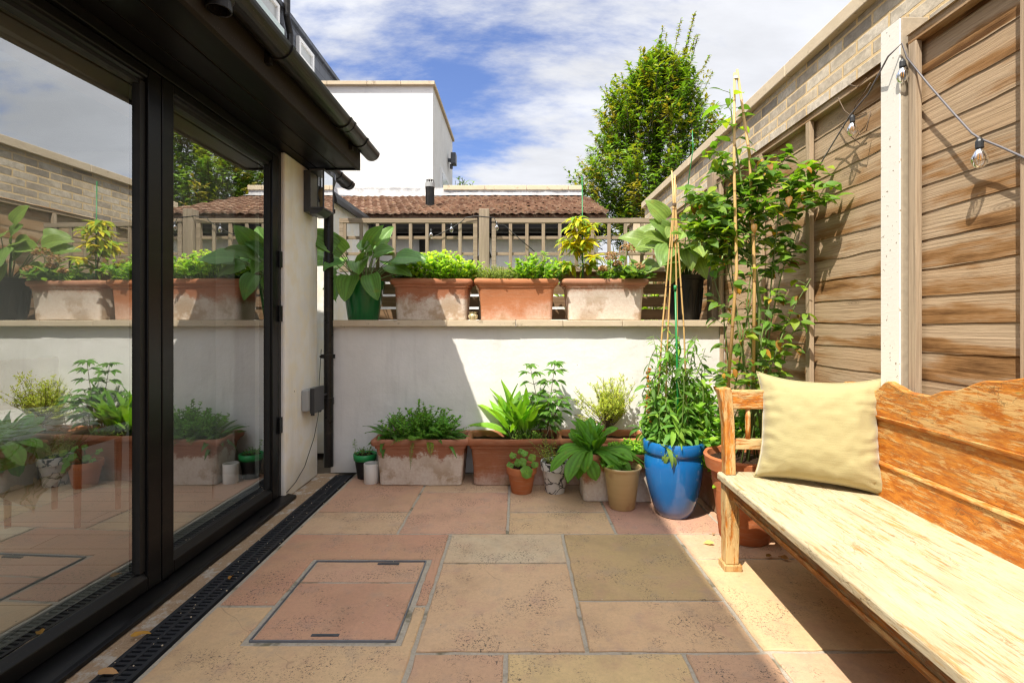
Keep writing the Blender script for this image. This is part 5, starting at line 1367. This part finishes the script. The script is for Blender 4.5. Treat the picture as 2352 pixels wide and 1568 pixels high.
for i in range(150):
    a = R.random() * 2 * pi; rr = .14 * sqrt(R.random()); q = V((bx0 + rr * cos(a), by0 + rr * sin(a), bz0 + R.uniform(0, .12))); L = R.uniform(.03, .07)
    p.l.leaf(q, rdir(a, R.uniform(-.1, .9)), LIT, L, L * .35, vary(R.choice(BC)), R.uniform(.4, 1.2), .3, 4, 'lance')
# thin top shoots
for (px_, py_) in ((1500, 770), (1483, 850), (1530, 735), (1620, 800), (1600, 770)):
    e = P(px_, py_, by0 + .05); b = P((px_ + 1545) / 2, py_ + 120, by0); st = [b, b.lerp(e, .5), e]; p.s.tube(st, .0015, 4, (.2, .3, .06))
    for k in range(14): q, d = along(st, R.random()); p.l.leaf(q, rdir(R.random() * 7, .2), LIT, R.uniform(.05, .08), .011, vary((.15, .28, .06)), .9, .2, 4, 'lance')
st = [P(1498, 985, by0), P(1487, 930, by0 - .02), P(1492, 880, by0), P(1488, 845, by0)]; p.s.tube(st, .002, 5, (.3, .15, .06))
for k in range(60):
    q, d = along(st, R.random()); p.l.ball(q + V((R.uniform(-.014, .014), R.uniform(-.012, .012), 0)), R.uniform(.004, .007), 6, 4, vary(R.choice(((.42, .14, .03), (.50, .24, .04), (.25, .07, .02))), .2))
p.done(lname='leaves')

cw_ = thing('cane_wigwam', (bx0, by0, bz0), 'four bamboo canes tied together near the top, standing in the blue pot', 'plant support')
top = P(1549, 470, by0 + .04)
for (px_, dxx, dyy, zt) in ((1543, -.095, -.02, 392), (1549, -.045, -.03, 412), (1553, .055, .03, 425), (1550, .105, -.01, 402)):
    tp = P(px_, zt, by0 + .04 + dyy * .2); b = V((bx0 - .015 + dxx, by0 + .02 + dyy, bz0 - .05)); mb = MB()
    kk = (top - b).length; q = top + V((dxx * .06, dyy * .05, 0)); mb.tube([b, b.lerp(q, .5) + V((dxx * .12, 0, 0)), q, tp], [.0058, .0052, .0046, .0042], 7); mesh_obj('cane', mb, M['bamboo'], cw_, smooth=True)
mb = MB(); mb.tube([top + V((0, 0, -.006)), top + V((0, 0, .008))], .0125, 10); mesh_obj('tie', mb, M['woody'], cw_)
mb = MB(); mb.tube([(bx0 + .012, by0 - .06, bz0 - .02), tuple(P(1551, 655, by0 - .06))], .0062, 8); mb.tube([tuple(P(1551, 668, by0 - .06)), tuple(P(1551, 655, by0 - .06))], .009, 8)
tag(mesh_obj('plant_stake', mb, M['green_stake'], smooth=True), 'thick bright green plastic stake standing in the blue pot', 'stake')

# ---- shrub in the end-on trough
p = mound('leafy_shrub', 'bushy light green shrub between the blue pot and the bench arm', 1.25, 3.08, .27, .22, .30, .56, 85, 18, .056, .038, (.09, .25, .03), (.22, .42, .045), 55, 'ovate', 'shrub', .25, .0022)
for i in range(50):
    a = R.uniform(2.4, 5.2); st = curve((1.15, 2.95 + R.uniform(-.2, .2), .27), rdir(a, R.uniform(.2, 1.1)), R.uniform(.12, .26), 6, .5, .15); p.s.tube(st, .0018, 4, (.2, .3, .06), cap=False)
    for k in range(10): q, d = along(st, R.uniform(.2, 1)); p.l.leaf(q, rdir(R.random() * 7, R.uniform(-.1, .7)), LIT, R.uniform(.03, .055), .03, vary((.19, .40, .04)), .7, .25, 3)
p.done(lname='leaves')

# ---- the tall climber with its two canes
tx, ty, tz5 = c5[0], c5[1], .40
p = Plant('tall_climber', (tx, ty, tz5), 'tall loose climber with oval green leaves and some brown ones, rising against the fence', 'climber', 'leaf', 'stem')
PC = lambda a, b, y: P(a, b, min(y, F * (FX - .07) / (a - CX)))
CC = ((.050, .145, .026), (.080, .195, .030), (.15, .28, .035), (.04, .11, .021), (.25, .36, .045)); BR = ((.34, .13, .03), (.46, .24, .045), (.22, .085, .025))
def oval(q, az, el, L, brown):
    if brown and R.random() < brown: c_ = vary(R.choice(BR), .2); p.l.leaf(q, rdir(az, R.uniform(-1.2, .2)), LIT, L * .72, L * .36, c_, R.uniform(.3, 1.8), .5, 5, 'ovate', 1, None, 0, .06)
    else: p.l.leaf(q, rdir(az, el), LIT - rdir(az, 0) * .2 + rdir(R.random() * 7, R.uniform(-1, 1)) * .55, L, L * R.uniform(.46, .58), vary(R.choice(CC), .2), R.uniform(.3, 1.0), .25, 5, 'ovate')
main = [V((tx + .02, ty, tz5)), PC(1745, 700, ty), PC(1722, 520, ty), PC(1700, 400, ty), PC(1683, 300, ty), PC(1676, 205, ty)]
p.s.tube(main, [.011, .010, .008, .006, .004, .0025], 8, (.10, .085, .045))
for k in range(26):
    t = .52 + .48 * k / 26; q, d = along(main, t); az = k * 2.4 + R.uniform(-.3, .3); st = curve(q, rdir(az, .3), R.uniform(.02, .06), 3, .2, .1); p.s.tube(st, .0016, 4, (.16, .17, .05)); oval(st[-1], az, R.uniform(-.2, .4), R.uniform(.075, .115), 0)
stems = [main]
for (px1, py1, px2, py2) in ((1690, 720, 1668, 480), (1702, 760, 1660, 560), (1715, 700, 1745, 430), (1760, 760, 1790, 470), (1775, 720, 1835, 520), (1785, 800, 1862, 640), (1748, 780, 1778, 560), (1668, 780, 1640, 640), (1730, 650, 1700, 470), (1800, 830, 1838, 720)):
    b = V((tx + R.uniform(-.11, .11), ty + R.uniform(-.09, .09), tz5)); y1 = ty + R.uniform(-.1, .1); y2 = ty + R.uniform(-.12, .15)
    st = [b, b.lerp(PC(px1, py1, y1), .6), PC(px1, py1, y1), PC((px1 + px2) / 2 + R.uniform(-8, 8), (py1 + py2) / 2, (y1 + y2) / 2), PC(px2, py2, y2)]; stems.append(st)
    p.s.tube(st, [.0048, .0044, .004, .003, .002], 6, vary((.20, .24, .06), .3))
    for k in range(15):
        t = R.uniform(.22, 1); q, d = along(st, t); az = R.random() * 2 * pi; br = curve(q, rdir(az, R.uniform(0, .9)), R.uniform(.03, .10), 4, .1, .15); p.s.tube(br, .0013, 4, (.2, .22, .06))
        for m in range(2): q2, _ = along(br, R.uniform(.5, 1)); oval(q2, az + R.uniform(-1, 1), R.uniform(-.5, .5), R.uniform(.045, .08), .12)
# side branches in the crown, reaching to the fence side
for (t0, px_, py_, n_) in ((.42, 1890, 380, 22), (.42, 1915, 440, 20), (.45, 1800, 350, 22), (.38, 1830, 470, 24), (.36, 1625, 450, 22), (.48, 1640, 375, 16), (.46, 1760, 390, 24), (.40, 1690, 430, 22), (.34, 1800, 540, 22), (.30, 1840, 580, 16), (.33, 1650, 520, 20), (.44, 1850, 420, 20), (.36, 1745, 470, 24), (.30, 1610, 500, 40), (.34, 1585, 480, 34), (.32, 1600, 545, 30), (.38, 1590, 440, 26), (.30, 1640, 590, 24), (.35, 1655, 500, 26), (.34, 1565, 530, 20), (.4, 1720, 420, 20), (.27, 1700, 560, 14), (.25, 1790, 610, 12), (.50, 1630, 330, 8)):
    q, d = along(main, t0); e = PC(px_, py_, ty + R.uniform(-.16, .16)); st = [q, q.lerp(e, .4) + V((0, 0, .03)), q.lerp(e, .75) + V((0, 0, .02)), e]; p.s.tube(st, [.0035, .0028, .002, .0012], 5, (.20, .20, .06))
    for k in range(int(n_ * 2.1)):
        t = R.uniform(.25, 1) ** .7; q2, d2 = along(st, t); az = R.random() * 2 * pi; q2 = q2 + V((R.uniform(-.045, .045), R.uniform(-.05, .05), R.uniform(-.05, .05))); oval(q2, az, R.uniform(-.35, .55), R.uniform(.050, .088), .05)
for i in range(70):
    q = PC(R.uniform(1640, 1800), R.uniform(800, 895), ty + R.uniform(-.15, .1)); oval(q, R.random() * 7, R.uniform(-.2, .6), R.uniform(.04, .075), .12)
p.done(lname='leaves')
cp = thing('tied_canes', (tx - .02, ty, tz5), 'pair of tall bamboo canes supporting the climber in the large terracotta pot', 'plant support')
for pts in ([(1730, 880), (1733, 620), (1722, 360), (1693, 160)], [(1672, 890), (1692, 620), (1686, 380), (1687, 168)]):
    mb = MB(); mb.tube([P(a, b, ty - .05) for a, b in pts], [.0092, .0085, .0075, .006], 8); mesh_obj('cane', mb, M['bamboo'], cp, smooth=True)
mb = MB(); mb.tube([P(1690, 176, ty - .05), P(1690, 182, ty - .05)], .013, 9); mesh_obj('tie', mb, M['white_upvc'], cp)
mb = MB(); mb.tube([P(1570, 500, 3.6), P(1592, 340, 3.6), P(1590, 300, 3.6)], .0035, 6); tag(mesh_obj('plant_stake', mb, M['green_stake'], smooth=True), 'tall thin pale green stake behind the tied canes, in front of the brick wall', 'stake')

# ================================================================== trees and shrubs beyond
def tree(loc, label, outline, ydep, depth, nleaf, shoots):
    """crown filled with leafy shoots; the outline is a list of (z, half width left, half width right)"""
    t_ = thing('hornbeam_tree', loc, label, 'tree')
    mb = MB(); x0, y0 = loc[0], loc[1]; ztop = outline[-1][0]
    tr = [V((x0, y0, 0)), V((x0 + .05, y0, 1.5)), V((x0 - .02, y0 + .05, 3.0)), V((x0 + .10, y0, 4.6)), V((x0 + .25, y0, ztop - .6))]
    mb.tube(tr, [.20, .16, .12, .07, .015], 10)
    L_ = MB()
    def half(z):
        for (za, la, ra), (zb, lb, rb) in zip(outline[:-1], outline[1:]):
            if za <= z <= zb: u = (z - za) / (zb - za); return la + (lb - la) * u, ra + (rb - ra) * u
        return .02, .02
    cols = ((.045, .125, .014), (.075, .18, .019), (.145, .26, .026), (.25, .30, .03), (.04, .10, .014), (.25, .21, .033))  # palette mixes sunlit and shaded leaf tones; outer shoots skip the darkest
    for i in range(shoots):
        z = outline[0][0] + (ztop - outline[0][0]) * R.random() ** 1.1
        l, r = half(z); a = R.random() * 2 * pi; nz_ = 1.10 + .42 * max(-.6, mnoise.noise(V((cos(a) * 1.3, sin(a) * 1.3, z * 1.1)))); l *= nz_; r *= nz_; rr = R.random() ** .45
        x = x0 + (r if cos(a) > 0 else l) * cos(a) * rr; y = y0 + depth * sin(a) * rr * min(1, (l + r) / 2)
        az = atan2(y - y0, x - x0); up_ = radians(R.uniform(25, 75)) + (.3 if z > ztop - 1.6 else 0)
        Ls = R.uniform(.28, .55); st = curve((x, y, z - .2), rdir(az, up_), Ls, 6, -.25, .10)
        mb.tube(st, [.008, .006, .005, .004, .003, .002, .0015], 4, cap=False)
        base = R.choice(cols[:4]) if rr < .85 else R.choice(cols[1:4] + cols[5:])
        for k in range(nleaf):
            q, d = along(st, R.uniform(.05, 1)); a2 = R.random() * 2 * pi; ld = (rdir(a2, R.uniform(-.5, .6)) + d * .5).normalized()
            ll = R.uniform(.055, .125); L_.leaf(q + ld * .01, ld, LIT, ll, ll * .52, vary(base, .25), R.uniform(.2, .7), .3, 2, 'ovate')
    for (px_, py_, Ls) in ((1572, 170, .85), (1576, 150, .75), (1566, 190, .7), (1470, 185, .62), (1497, 165, .6), (1530, 170, .7), (1445, 240, .45), (1412, 245, .5), (1370, 275, .55), (1345, 330, .45), (1620, 185, .5), (1640, 225, .5), (1635, 290, .4), (1352, 245, .4), (1545, 150, .6), (1515, 185, .55), (1600, 160, .5)):
        b = P(px_, py_, ydep); b = b.lerp(V((x0 + .2, y0, b.z - .55)), .42); lean = (px_ - 1510) / 230; Ls = Ls * 1.18 + .24
        st = curve(b, V((lean, R.uniform(-.2, .2), 1.0)), Ls, 9, -.25, .07); mb.tube(st, [.009] * 5 + [.005] * 5, 4, cap=False)
        for k in range(int(95 * Ls)):
            t = R.uniform(.1, 1); q, d = along(st, t); a2 = R.random() * 2 * pi; ll = R.uniform(.05, .10) * (1.1 - .45 * t)
            L_.leaf(q, (rdir(a2, R.uniform(-.3, .5)) + d * .4), LIT, ll, ll * .52, vary(R.choice(cols[2:4] + cols[5:]), .25), .4, .3, 2, 'ovate')
    mesh_obj('trunk', mb, M['bark'], t_); mesh_obj('crown', L_, M['tree_leaf'], t_)
TD = 8.5
def zy(py, y=8.5): return H + (CY - py) * y / F
TX = (1500 - CX) * TD / F
hw = lambda px: abs(px - 1500) * TD / F
tree((TX, TD, 0), 'tall hornbeam with yellow green spiky shoots behind the brick wall', [(zy(540), hw(1350), hw(1630)), (zy(470), hw(1352), hw(1630)), (zy(400), hw(1358), hw(1615)), (zy(330), hw(1372), hw(1600)), (zy(260), hw(1402), hw(1590)), (zy(210), hw(1440), hw(1580)), (zy(175), hw(1475), hw(1570)), (zy(150), hw(1505), hw(1555))], TD, 1.1, 26, 1500)
p = mound('garden_shrub', 'yellow green shrub seen through the trellis beside the white wall', 1.40, 5.3, .5, .55, .45, 1.55, 170, 22, .07, .045, (.13, .27, .03), (.30, .42, .04), 50, 'ovate', 'shrub', .2, .004); p.done()
p = mound('roof_plant', 'small bit of greenery peeping past the corner of the white block', -1.42, 10.75, 3.3, .25, .2, 1.2, 30, 12, .11, .07, (.10, .22, .03), (.2, .34, .04), 60, 'ovate', 'plant', .2, .005); p.done()

# ================================================================== bench
A2 = radians(2.2)
B0 = V((.952, 2.268, 0)); dl = V((-sin(A2), -cos(A2), 0)); dv = V((cos(A2), -sin(A2), 0))
bench = thing('wooden_bench', B0, 'old wooden settle bench with wavy back, its yellow paint worn to orange', 'bench')
BM = Matrix(((dv.x, -dl.x, 0, B0.x), (dv.y, -dl.y, 0, B0.y), (0, 0, 1, 0), (0, 0, 0, 1)))    # local: x = depth, -y = along the bench towards the camera
SH = .432; BL = 2.30
def bbox(mb, x0, x1, u0, u1, z0, z1, col=None):
    mb.box(x0, x1, -u1, -u0, z0, z1, col or (R.random(), R.random(), R.random()), M=BM)
def bprism(mb, pts, axis, a0, a1, col=None):
    n0 = len(mb.v); mb.prism(pts, axis, a0, a1, col or (R.random(), R.random(), R.random()))
    for i in range(n0, len(mb.v)): mb.v[i] = tuple(BM @ V(mb.v[i]))
def round_edge(x0, x1, z0, z1, r=.009):
    return [(x0, z0), (x1, z0), (x1, z1)] + [(x0 + r - r * sin(a), z1 - r + r * cos(a)) for a in (0, .4, .8, 1.2, pi / 2)]
# seat of three boards
mb = MB()
for (a, b) in ((-.022, .165), (.1665, .345), (.3465, .515)):
    if a < 0: bprism(mb, round_edge(a, b, SH - .032, SH, .012), 'y', -BL, .0)
    else: bbox(mb, a, b, 0, BL, SH - .032, SH - R.uniform(0, .0015))
mesh_obj('seat', mb, M['bench_seat'], bench, bevel=.0025)
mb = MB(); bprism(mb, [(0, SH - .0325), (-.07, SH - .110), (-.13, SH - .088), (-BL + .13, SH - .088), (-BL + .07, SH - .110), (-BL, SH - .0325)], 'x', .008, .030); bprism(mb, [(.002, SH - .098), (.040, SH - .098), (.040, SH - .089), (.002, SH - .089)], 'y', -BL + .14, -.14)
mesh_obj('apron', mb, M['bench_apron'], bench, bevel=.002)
mb = MB(); bbox(mb, .002, .0075, .12, BL - .12, SH - .0975, SH - .078, (.2, .5, .7)); mesh_obj('moulding', mb, M['bench_back'], bench, bevel=.002)
# legs, posts and arms at both ends
for (u, nm) in ((.0, 0), (BL - .062, 1)):
    u0, u1 = u, u + .062
    mb = MB(); bprism(mb, [(-.004, .030), (.052, .030), (.058, .22), (.054, .30), (.044, SH - .033), (-.006, SH - .033), (-.006, .2)], 'y', -u1, -u0); bbox(mb, -.014, .066, u0 - .008, u1 + .008, 0, .0295)
    mesh_obj('leg', mb, M['bench_leg'], bench, bevel=.004)
    mb = MB(); bbox(mb, .45, .51, u0, u1, 0, SH - .033); mesh_obj('leg', mb, M['bench_leg'], bench, bevel=.004)
    mb = MB(); bprism(mb, [(-.004, SH + .0005), (.042, SH + .0005), (.037, .66), (.026, .80), (.020, .828), (-.034, .822), (-.022, .76), (-.008, .65)], 'y', -u1 + .004, -u0 - .004)
    mesh_obj('arm_post', mb, M['bench_leg'], bench, bevel=.005)
    mb = MB(); bbox(mb, .0255, .502, u0 + .014, u1 - .014, .730, .816); mesh_obj('arm_rail', mb, M['bench_rail'], bench, bevel=.006)
    mb = MB(); bbox(mb, .0405, .50, u0 + .018, u1 - .018, .545, .592); mesh_obj('arm_rail', mb, M['bench_rail'], bench, bevel=.004)
    for k in range(4):
        xx = .105 + k * .095; mb = MB(); q = [BM @ V((xx, -(u0 + .031), z_)) for z_ in (.592, .64, .69, .730)]; mb.tube(q, [.0105, .012, .012, .0095], 10, (R.random(), R.random(), R.random())); mesh_obj('spindle', mb, M['bench_leg'], bench, smooth=True)
# back: wavy crest, recessed panel, lower board; slightly raked
RK = .05
def bx_at(z): return .505 + RK * (z - SH)
def crest(u):
    # symmetrical profile along the bench
    s = min(u, BL - u)
    pts = [(-.03, .815), (.0, .836), (.06, .860), (.12, .860), (.20, .842), (.255, .846), (.295, .884), (.315, .892), (.345, .880), (.42, .862), (.50, .862), (.60, .893), (.75, .945), (.90, .972), (1.05, .985), (1.2, .988)]
    for (a, za), (b, zb) in zip(pts[:-1], pts[1:]):
        if a <= s <= b:
            t = (s - a) / (b - a); t = t * t * (3 - 2 * t) if (b - a) > .05 else t; return za + (zb - za) * t
    return .988
mb = MB(); n = 150; tn = (.31, .62, .2); pr = []
ins = -.03
for i in range(n + 1):
    u = ins + (BL - 2 * ins) * i / n; zc = crest(u); zb = .748
    pr.append([mb.vert(BM @ V((bx_at(z_) + o_, -u, z_)), tn) for (z_, o_) in ((zb, 0), (zc - .004, 0), (zc, .004), (zc, .030), (zc - .004, .034), (zb, .034))])
for a, b in zip(pr[:-1], pr[1:]):
    for k in range(6): j = (k + 1) % 6; mb.face((a[k], a[j], b[j], b[k]))
mb.face(pr[0]); mb.face(pr[-1][::-1])
bk = mesh_obj('backrest', mb, M['bench_back'], bench)
bk.data.set_sharp_from_angle(angle=radians(35))
mb = MB()
for (za, zb, o0, o1) in ((.570, .7475, .010, .030), (SH - .01, .556, .0, .034)):
    q = [(bx_at(za) + o0, za), (bx_at(za) + o1, za), (bx_at(zb) + o1, zb), (bx_at(zb) + o0, zb)]; bprism(mb, q, 'y', -BL + .02, -.02)
bprism(mb, [(bx_at(.557) - .008, .5565), (bx_at(.557) + .03, .5565), (bx_at(.57) + .03, .5695), (bx_at(.57) + .004, .5695), (bx_at(.565) - .006, .564)], 'y', -BL + .02, -.02, (.5, .1, .8))
bprism(mb, [(bx_at(.735) - .006, .740), (bx_at(.735) + .0095, .728), (bx_at(.735) + .0095, .7475), (bx_at(.735) - .008, .7475)], 'y', -BL + .02, -.02, (.9, .3, .1))
mesh_obj('back_panel', mb, M['bench_back'], bench, bevel=.002)

# ---- cushion leaning in the corner
def cushion():
    n = 44; mb = MB()
    BLc, BRc = V((1.085, 2.170, .447)), V((1.452, 1.948, .446))
    e1 = (BRc - BLc); W_ = e1.length; e1.normalize()
    nrm = V((e1.y, -e1.x, 0)).normalized()
    if nrm.y > 0: nrm = -nrm
    e2 = (V((0, 0, 1)) - nrm * .24).normalized(); e3 = e1.cross(e2).normalized()
    if e3.y > 0: e3 = -e3
    Wd, Hd = W_ * 1.13, .462
    Cc = (BLc + BRc) / 2 + e2 * Hd / 2 - e3 * -.0
    def pt(u, v, side):
        a, b = abs(u), abs(v)
        pin = .125 * (1 - b ** 2.6) * a ** 3; pin2 = .115 * (1 - a ** 2.6) * b ** 3
        x = u * (1 - pin / max(a, 1e-6) * (1 if a > .001 else 0)) * Wd / 2; y = v * (1 - pin2 / max(b, 1e-6) * (1 if b > .001 else 0)) * Hd / 2
        th = .105 * (max(0, 1 - a ** 2.6) * max(0, 1 - b ** 2.6)) ** .48
        if b > .8 and a > .8: th *= .9
        q = V((u * 4, v * 4, side * 3))
        wr = .0055 * mnoise.noise(q) + .004 * mnoise.noise(q * 2.3)
        # creases run in from the sides
        wr += .0095 * sin(v * 24 + 6 * mnoise.noise(V((u * 2, v * 3, 4)))) * max(0, a - .50) * 1.6 * (1 - b ** 4)
        wr += .008 * sin((u + v) * 22 + 4 * mnoise.noise(q)) * max(0, a - .6) * max(0, b - .2) * 2
        th = max(0, th + wr * min(1, th * 25))
        sag = -.012 * (1 - v) * .5
        p = Cc + e1 * x + e2 * (y + (.012 * u * u if v > 0 else 0)) + e3 * (th * side)
        if v < 0: p = p - e2 * (.006 * (1 - a ** 2) * b)
        return p
    G = {}
    for side in (1, -1):
        for i in range(n + 1):
            for j in range(n + 1):
                u, v = 2 * i / n - 1, 2 * j / n - 1
                edge = i in (0, n) or j in (0, n)
                key = (i, j, 0 if edge else side)
                if key not in G: G[key] = mb.vert(pt(u, v, side))
    for side in (1, -1):
        for i in range(n):
            for j in range(n):
                q = []
                for (a, b) in ((i, j), (i + 1, j), (i + 1, j + 1), (i, j + 1)):
                    e_ = a in (0, n) or b in (0, n); q.append(G[(a, b, 0 if e_ else side)])
                mb.face(q if side == 1 else q[::-1])
    ed = [(i, 0) for i in range(n)] + [(n, j) for j in range(n)] + [(i, n) for i in range(n, 0, -1)] + [(0, j) for j in range(n, -1, -1)]
    return mb, [G[(i, j, 0)] for i, j in ed]
cm, seam_ids = cushion()
zmin = min(v[2] for v in cm.v); dz_ = SH + .0015 - zmin
cm.v = [(v[0], v[1], v[2] + dz_) for v in cm.v]
cu = mesh_obj('cushion', cm, M['cushion'], smooth=True)
ORG[cu.name] = V(cu.location)
mb = MB(); mb.tube([cm.v[k] for k in seam_ids], .0032, 6); mesh_obj('seam', mb, M['cushion'], cu, smooth=True)
tag(cu, 'pale lime yellow square cushion leaning against the arm of the bench', 'cushion')

# ================================================================== string lights
def bulb(parent, p, s=1.0):
    mb = MB(); mb.lathe([(.013 * s, 0), (.015 * s, -.006 * s), (.0155 * s, -.034 * s), (.012 * s, -.040 * s), (0, -.04 * s)], p.x, p.y, p.z, 12); mb.lathe([(0, .01), (.008 * s, .006), (.013 * s, 0)], p.x, p.y, p.z, 12)
    b = mesh_obj('bulb_holder', mb, M['dark_box'], parent)
    mb = MB(); pr = [(.010, -.038), (.020, -.052), (.0295, -.075), (.030, -.090), (.022, -.112), (.010, -.122), (0, -.124)]; mb.lathe([(a * s, z * s) for a, z in pr], p.x, p.y, p.z, 16)
    mesh_obj('bulb_glass', mb, M['bulb_glass'], b, smooth=True)
    mb = MB(); mb.tube([p + V((-.006 * s, 0, -.045 * s)), p + V((-.007 * s, 0, -.085 * s)), p + V((.005 * s, 0, -.09 * s)), p + V((.006 * s, 0, -.045 * s))], .0018 * s, 5); mesh_obj('filament', mb, M['filament'], b)
def FP(px, py, off=.035):
    X = FX - off; y = F * X / (px - CX); return V((X, y, H + (CY - py) * y / F))
sl_ = thing('string_lights', FP(2246, 316), 'grey string light cable with clear bulbs hanging across the fence panels', 'string lights', 'festoon string lights')
pts = [FP(1862, 425, .05), FP(1889, 369, .05), FP(1925, 310, .05), FP(1953, 265, .06), FP(1995, 215, .06), FP(2040, 130, .10), FP(2071, 100, .07), FP(2083, 133, .045), FP(2134, 196, .045), FP(2190, 260, .045), FP(2232, 306, .05), FP(2250, 318, .05), FP(2300, 338, .045), FP(2380, 375, .045), FP(2480, 400, .045)]
mb = MB(); mb.tube(pts, .0034, 7); mesh_obj('cable', mb, M['cable'], sl_, smooth=True)
bulb(sl_, FP(2250, 322, .055), .74); bulb(sl_, FP(2073, 140, .062), .7); bulb(sl_, FP(1958, 268, .065), .7)
s2 = thing('string_lights', (0, TY - .03, 1.95), 'black string light cable with small bulbs hanging along the trellis', 'string lights', 'festoon string lights')
TP_ = lambda px, py: P(px, py, TY - .035)
pts = [TP_(985, 545), TP_(1005, 540), TP_(1040, 522), TP_(1062, 508), TP_(1068, 500), TP_(1095, 496), TP_(1135, 500), TP_(1141, 515), TP_(1160, 518), TP_(1195, 550), TP_(1228, 578)]
mb = MB(); mb.tube(pts, .0035, 6); mesh_obj('cable', mb, M['dark_cable'], s2, smooth=True)
for (a, b) in ((1037, 515), (1141, 511), (990, 528)): bulb(s2, TP_(a, b), .55)
# dry climber stems clinging to the fence
mb = MB()
for (pl) in ([(2000, 190), (1985, 215), (1965, 240), (1958, 268)], [(1925, 225), (1940, 255), (1960, 270), (1990, 258)], [(1915, 300), (1935, 290), (1950, 310), (1975, 330)], [(1990, 180), (1970, 200), (1950, 195)], [(1960, 275), (1975, 310), (1990, 300), (2000, 255)]):
    mb.tube([FP(a, b, .045 + .01 * R.random()) for a, b in pl], .0022, 5)
tag(mesh_obj('dry_vine', mb, M['dry_leaf'] if False else M['woody'], smooth=True), 'dry leafless vine stems clinging to the fence top left of the white post', 'vine')

# ================================================================== fallen leaves and grit
def dry(px, py, L, az, label, col):
    y = F * H / (py - CY); q = P(px, py, y); mb = MB(); q.z = .006
    mb.leaf((0, 0, 0), rdir(az, .12), LIT, L, L * .42, col, .5, .55, 5, 'ovate', 1, None, 0, .10)
    mb.v = [(v[0] + q.x, v[1] + q.y, v[2]) for v in mb.v]; zm = min(v[2] for v in mb.v); mb.v = [(v[0], v[1], v[2] - zm + .002) for v in mb.v]
    tag(mesh_obj('fallen_leaf', mb, M['dry_leaf'], smooth=True), label, 'leaf', 'fallen leaves')
dry(527, 1335, .050, 1.9, 'curled orange brown leaf on the edge of the drain grating', (.45, .19, .06))
dry(300, 1470, .060, .6, 'orange dry leaf in the gap between door sill and drain', (.50, .25, .07))
dry(225, 1553, .060, .1, 'pinkish dry leaf at the near end of the drain', (.55, .30, .20))
dry(1640, 1252, .055, 2.9, 'pale yellow leaf on the sunlit slab beside the bench leg', (.70, .52, .22))
dry(1640 - 3, 1685 - 0, .04, 2.0, 'small tan leaf on the paving near the bottom edge', (.45, .28, .12))
dry(1760, 1283, .05, .5, 'brown leaf under the bench beside the large terracotta pot', (.24, .11, .05))
dry(1812, 1290, .055, 2.2, 'reddish brown leaf in the shade under the bench seat', (.30, .12, .05))
dry(1638, 1245 - 15, .03, 1.0, 'tiny brown leaf tip near the bench leg on the sunlit slab', (.35, .18, .07))
dry(1636 - 0, 1680, .02, 0, 'small crumb of dry leaf on the slab in front of the bench', (.3, .16, .07))
mb = MB()
for i in range(260):
    x = R.uniform(-1.42, -1.20) if R.random() < .5 else R.uniform(-1.2, .9); y = R.uniform(.9, 3.6); r = R.uniform(.0012, .0042)
    mb.ball((x, y, .003), r, 5, 3, (1, 1, 1), .6)
tag(mesh_obj('grit', mb, M['coping']), kind='stuff')
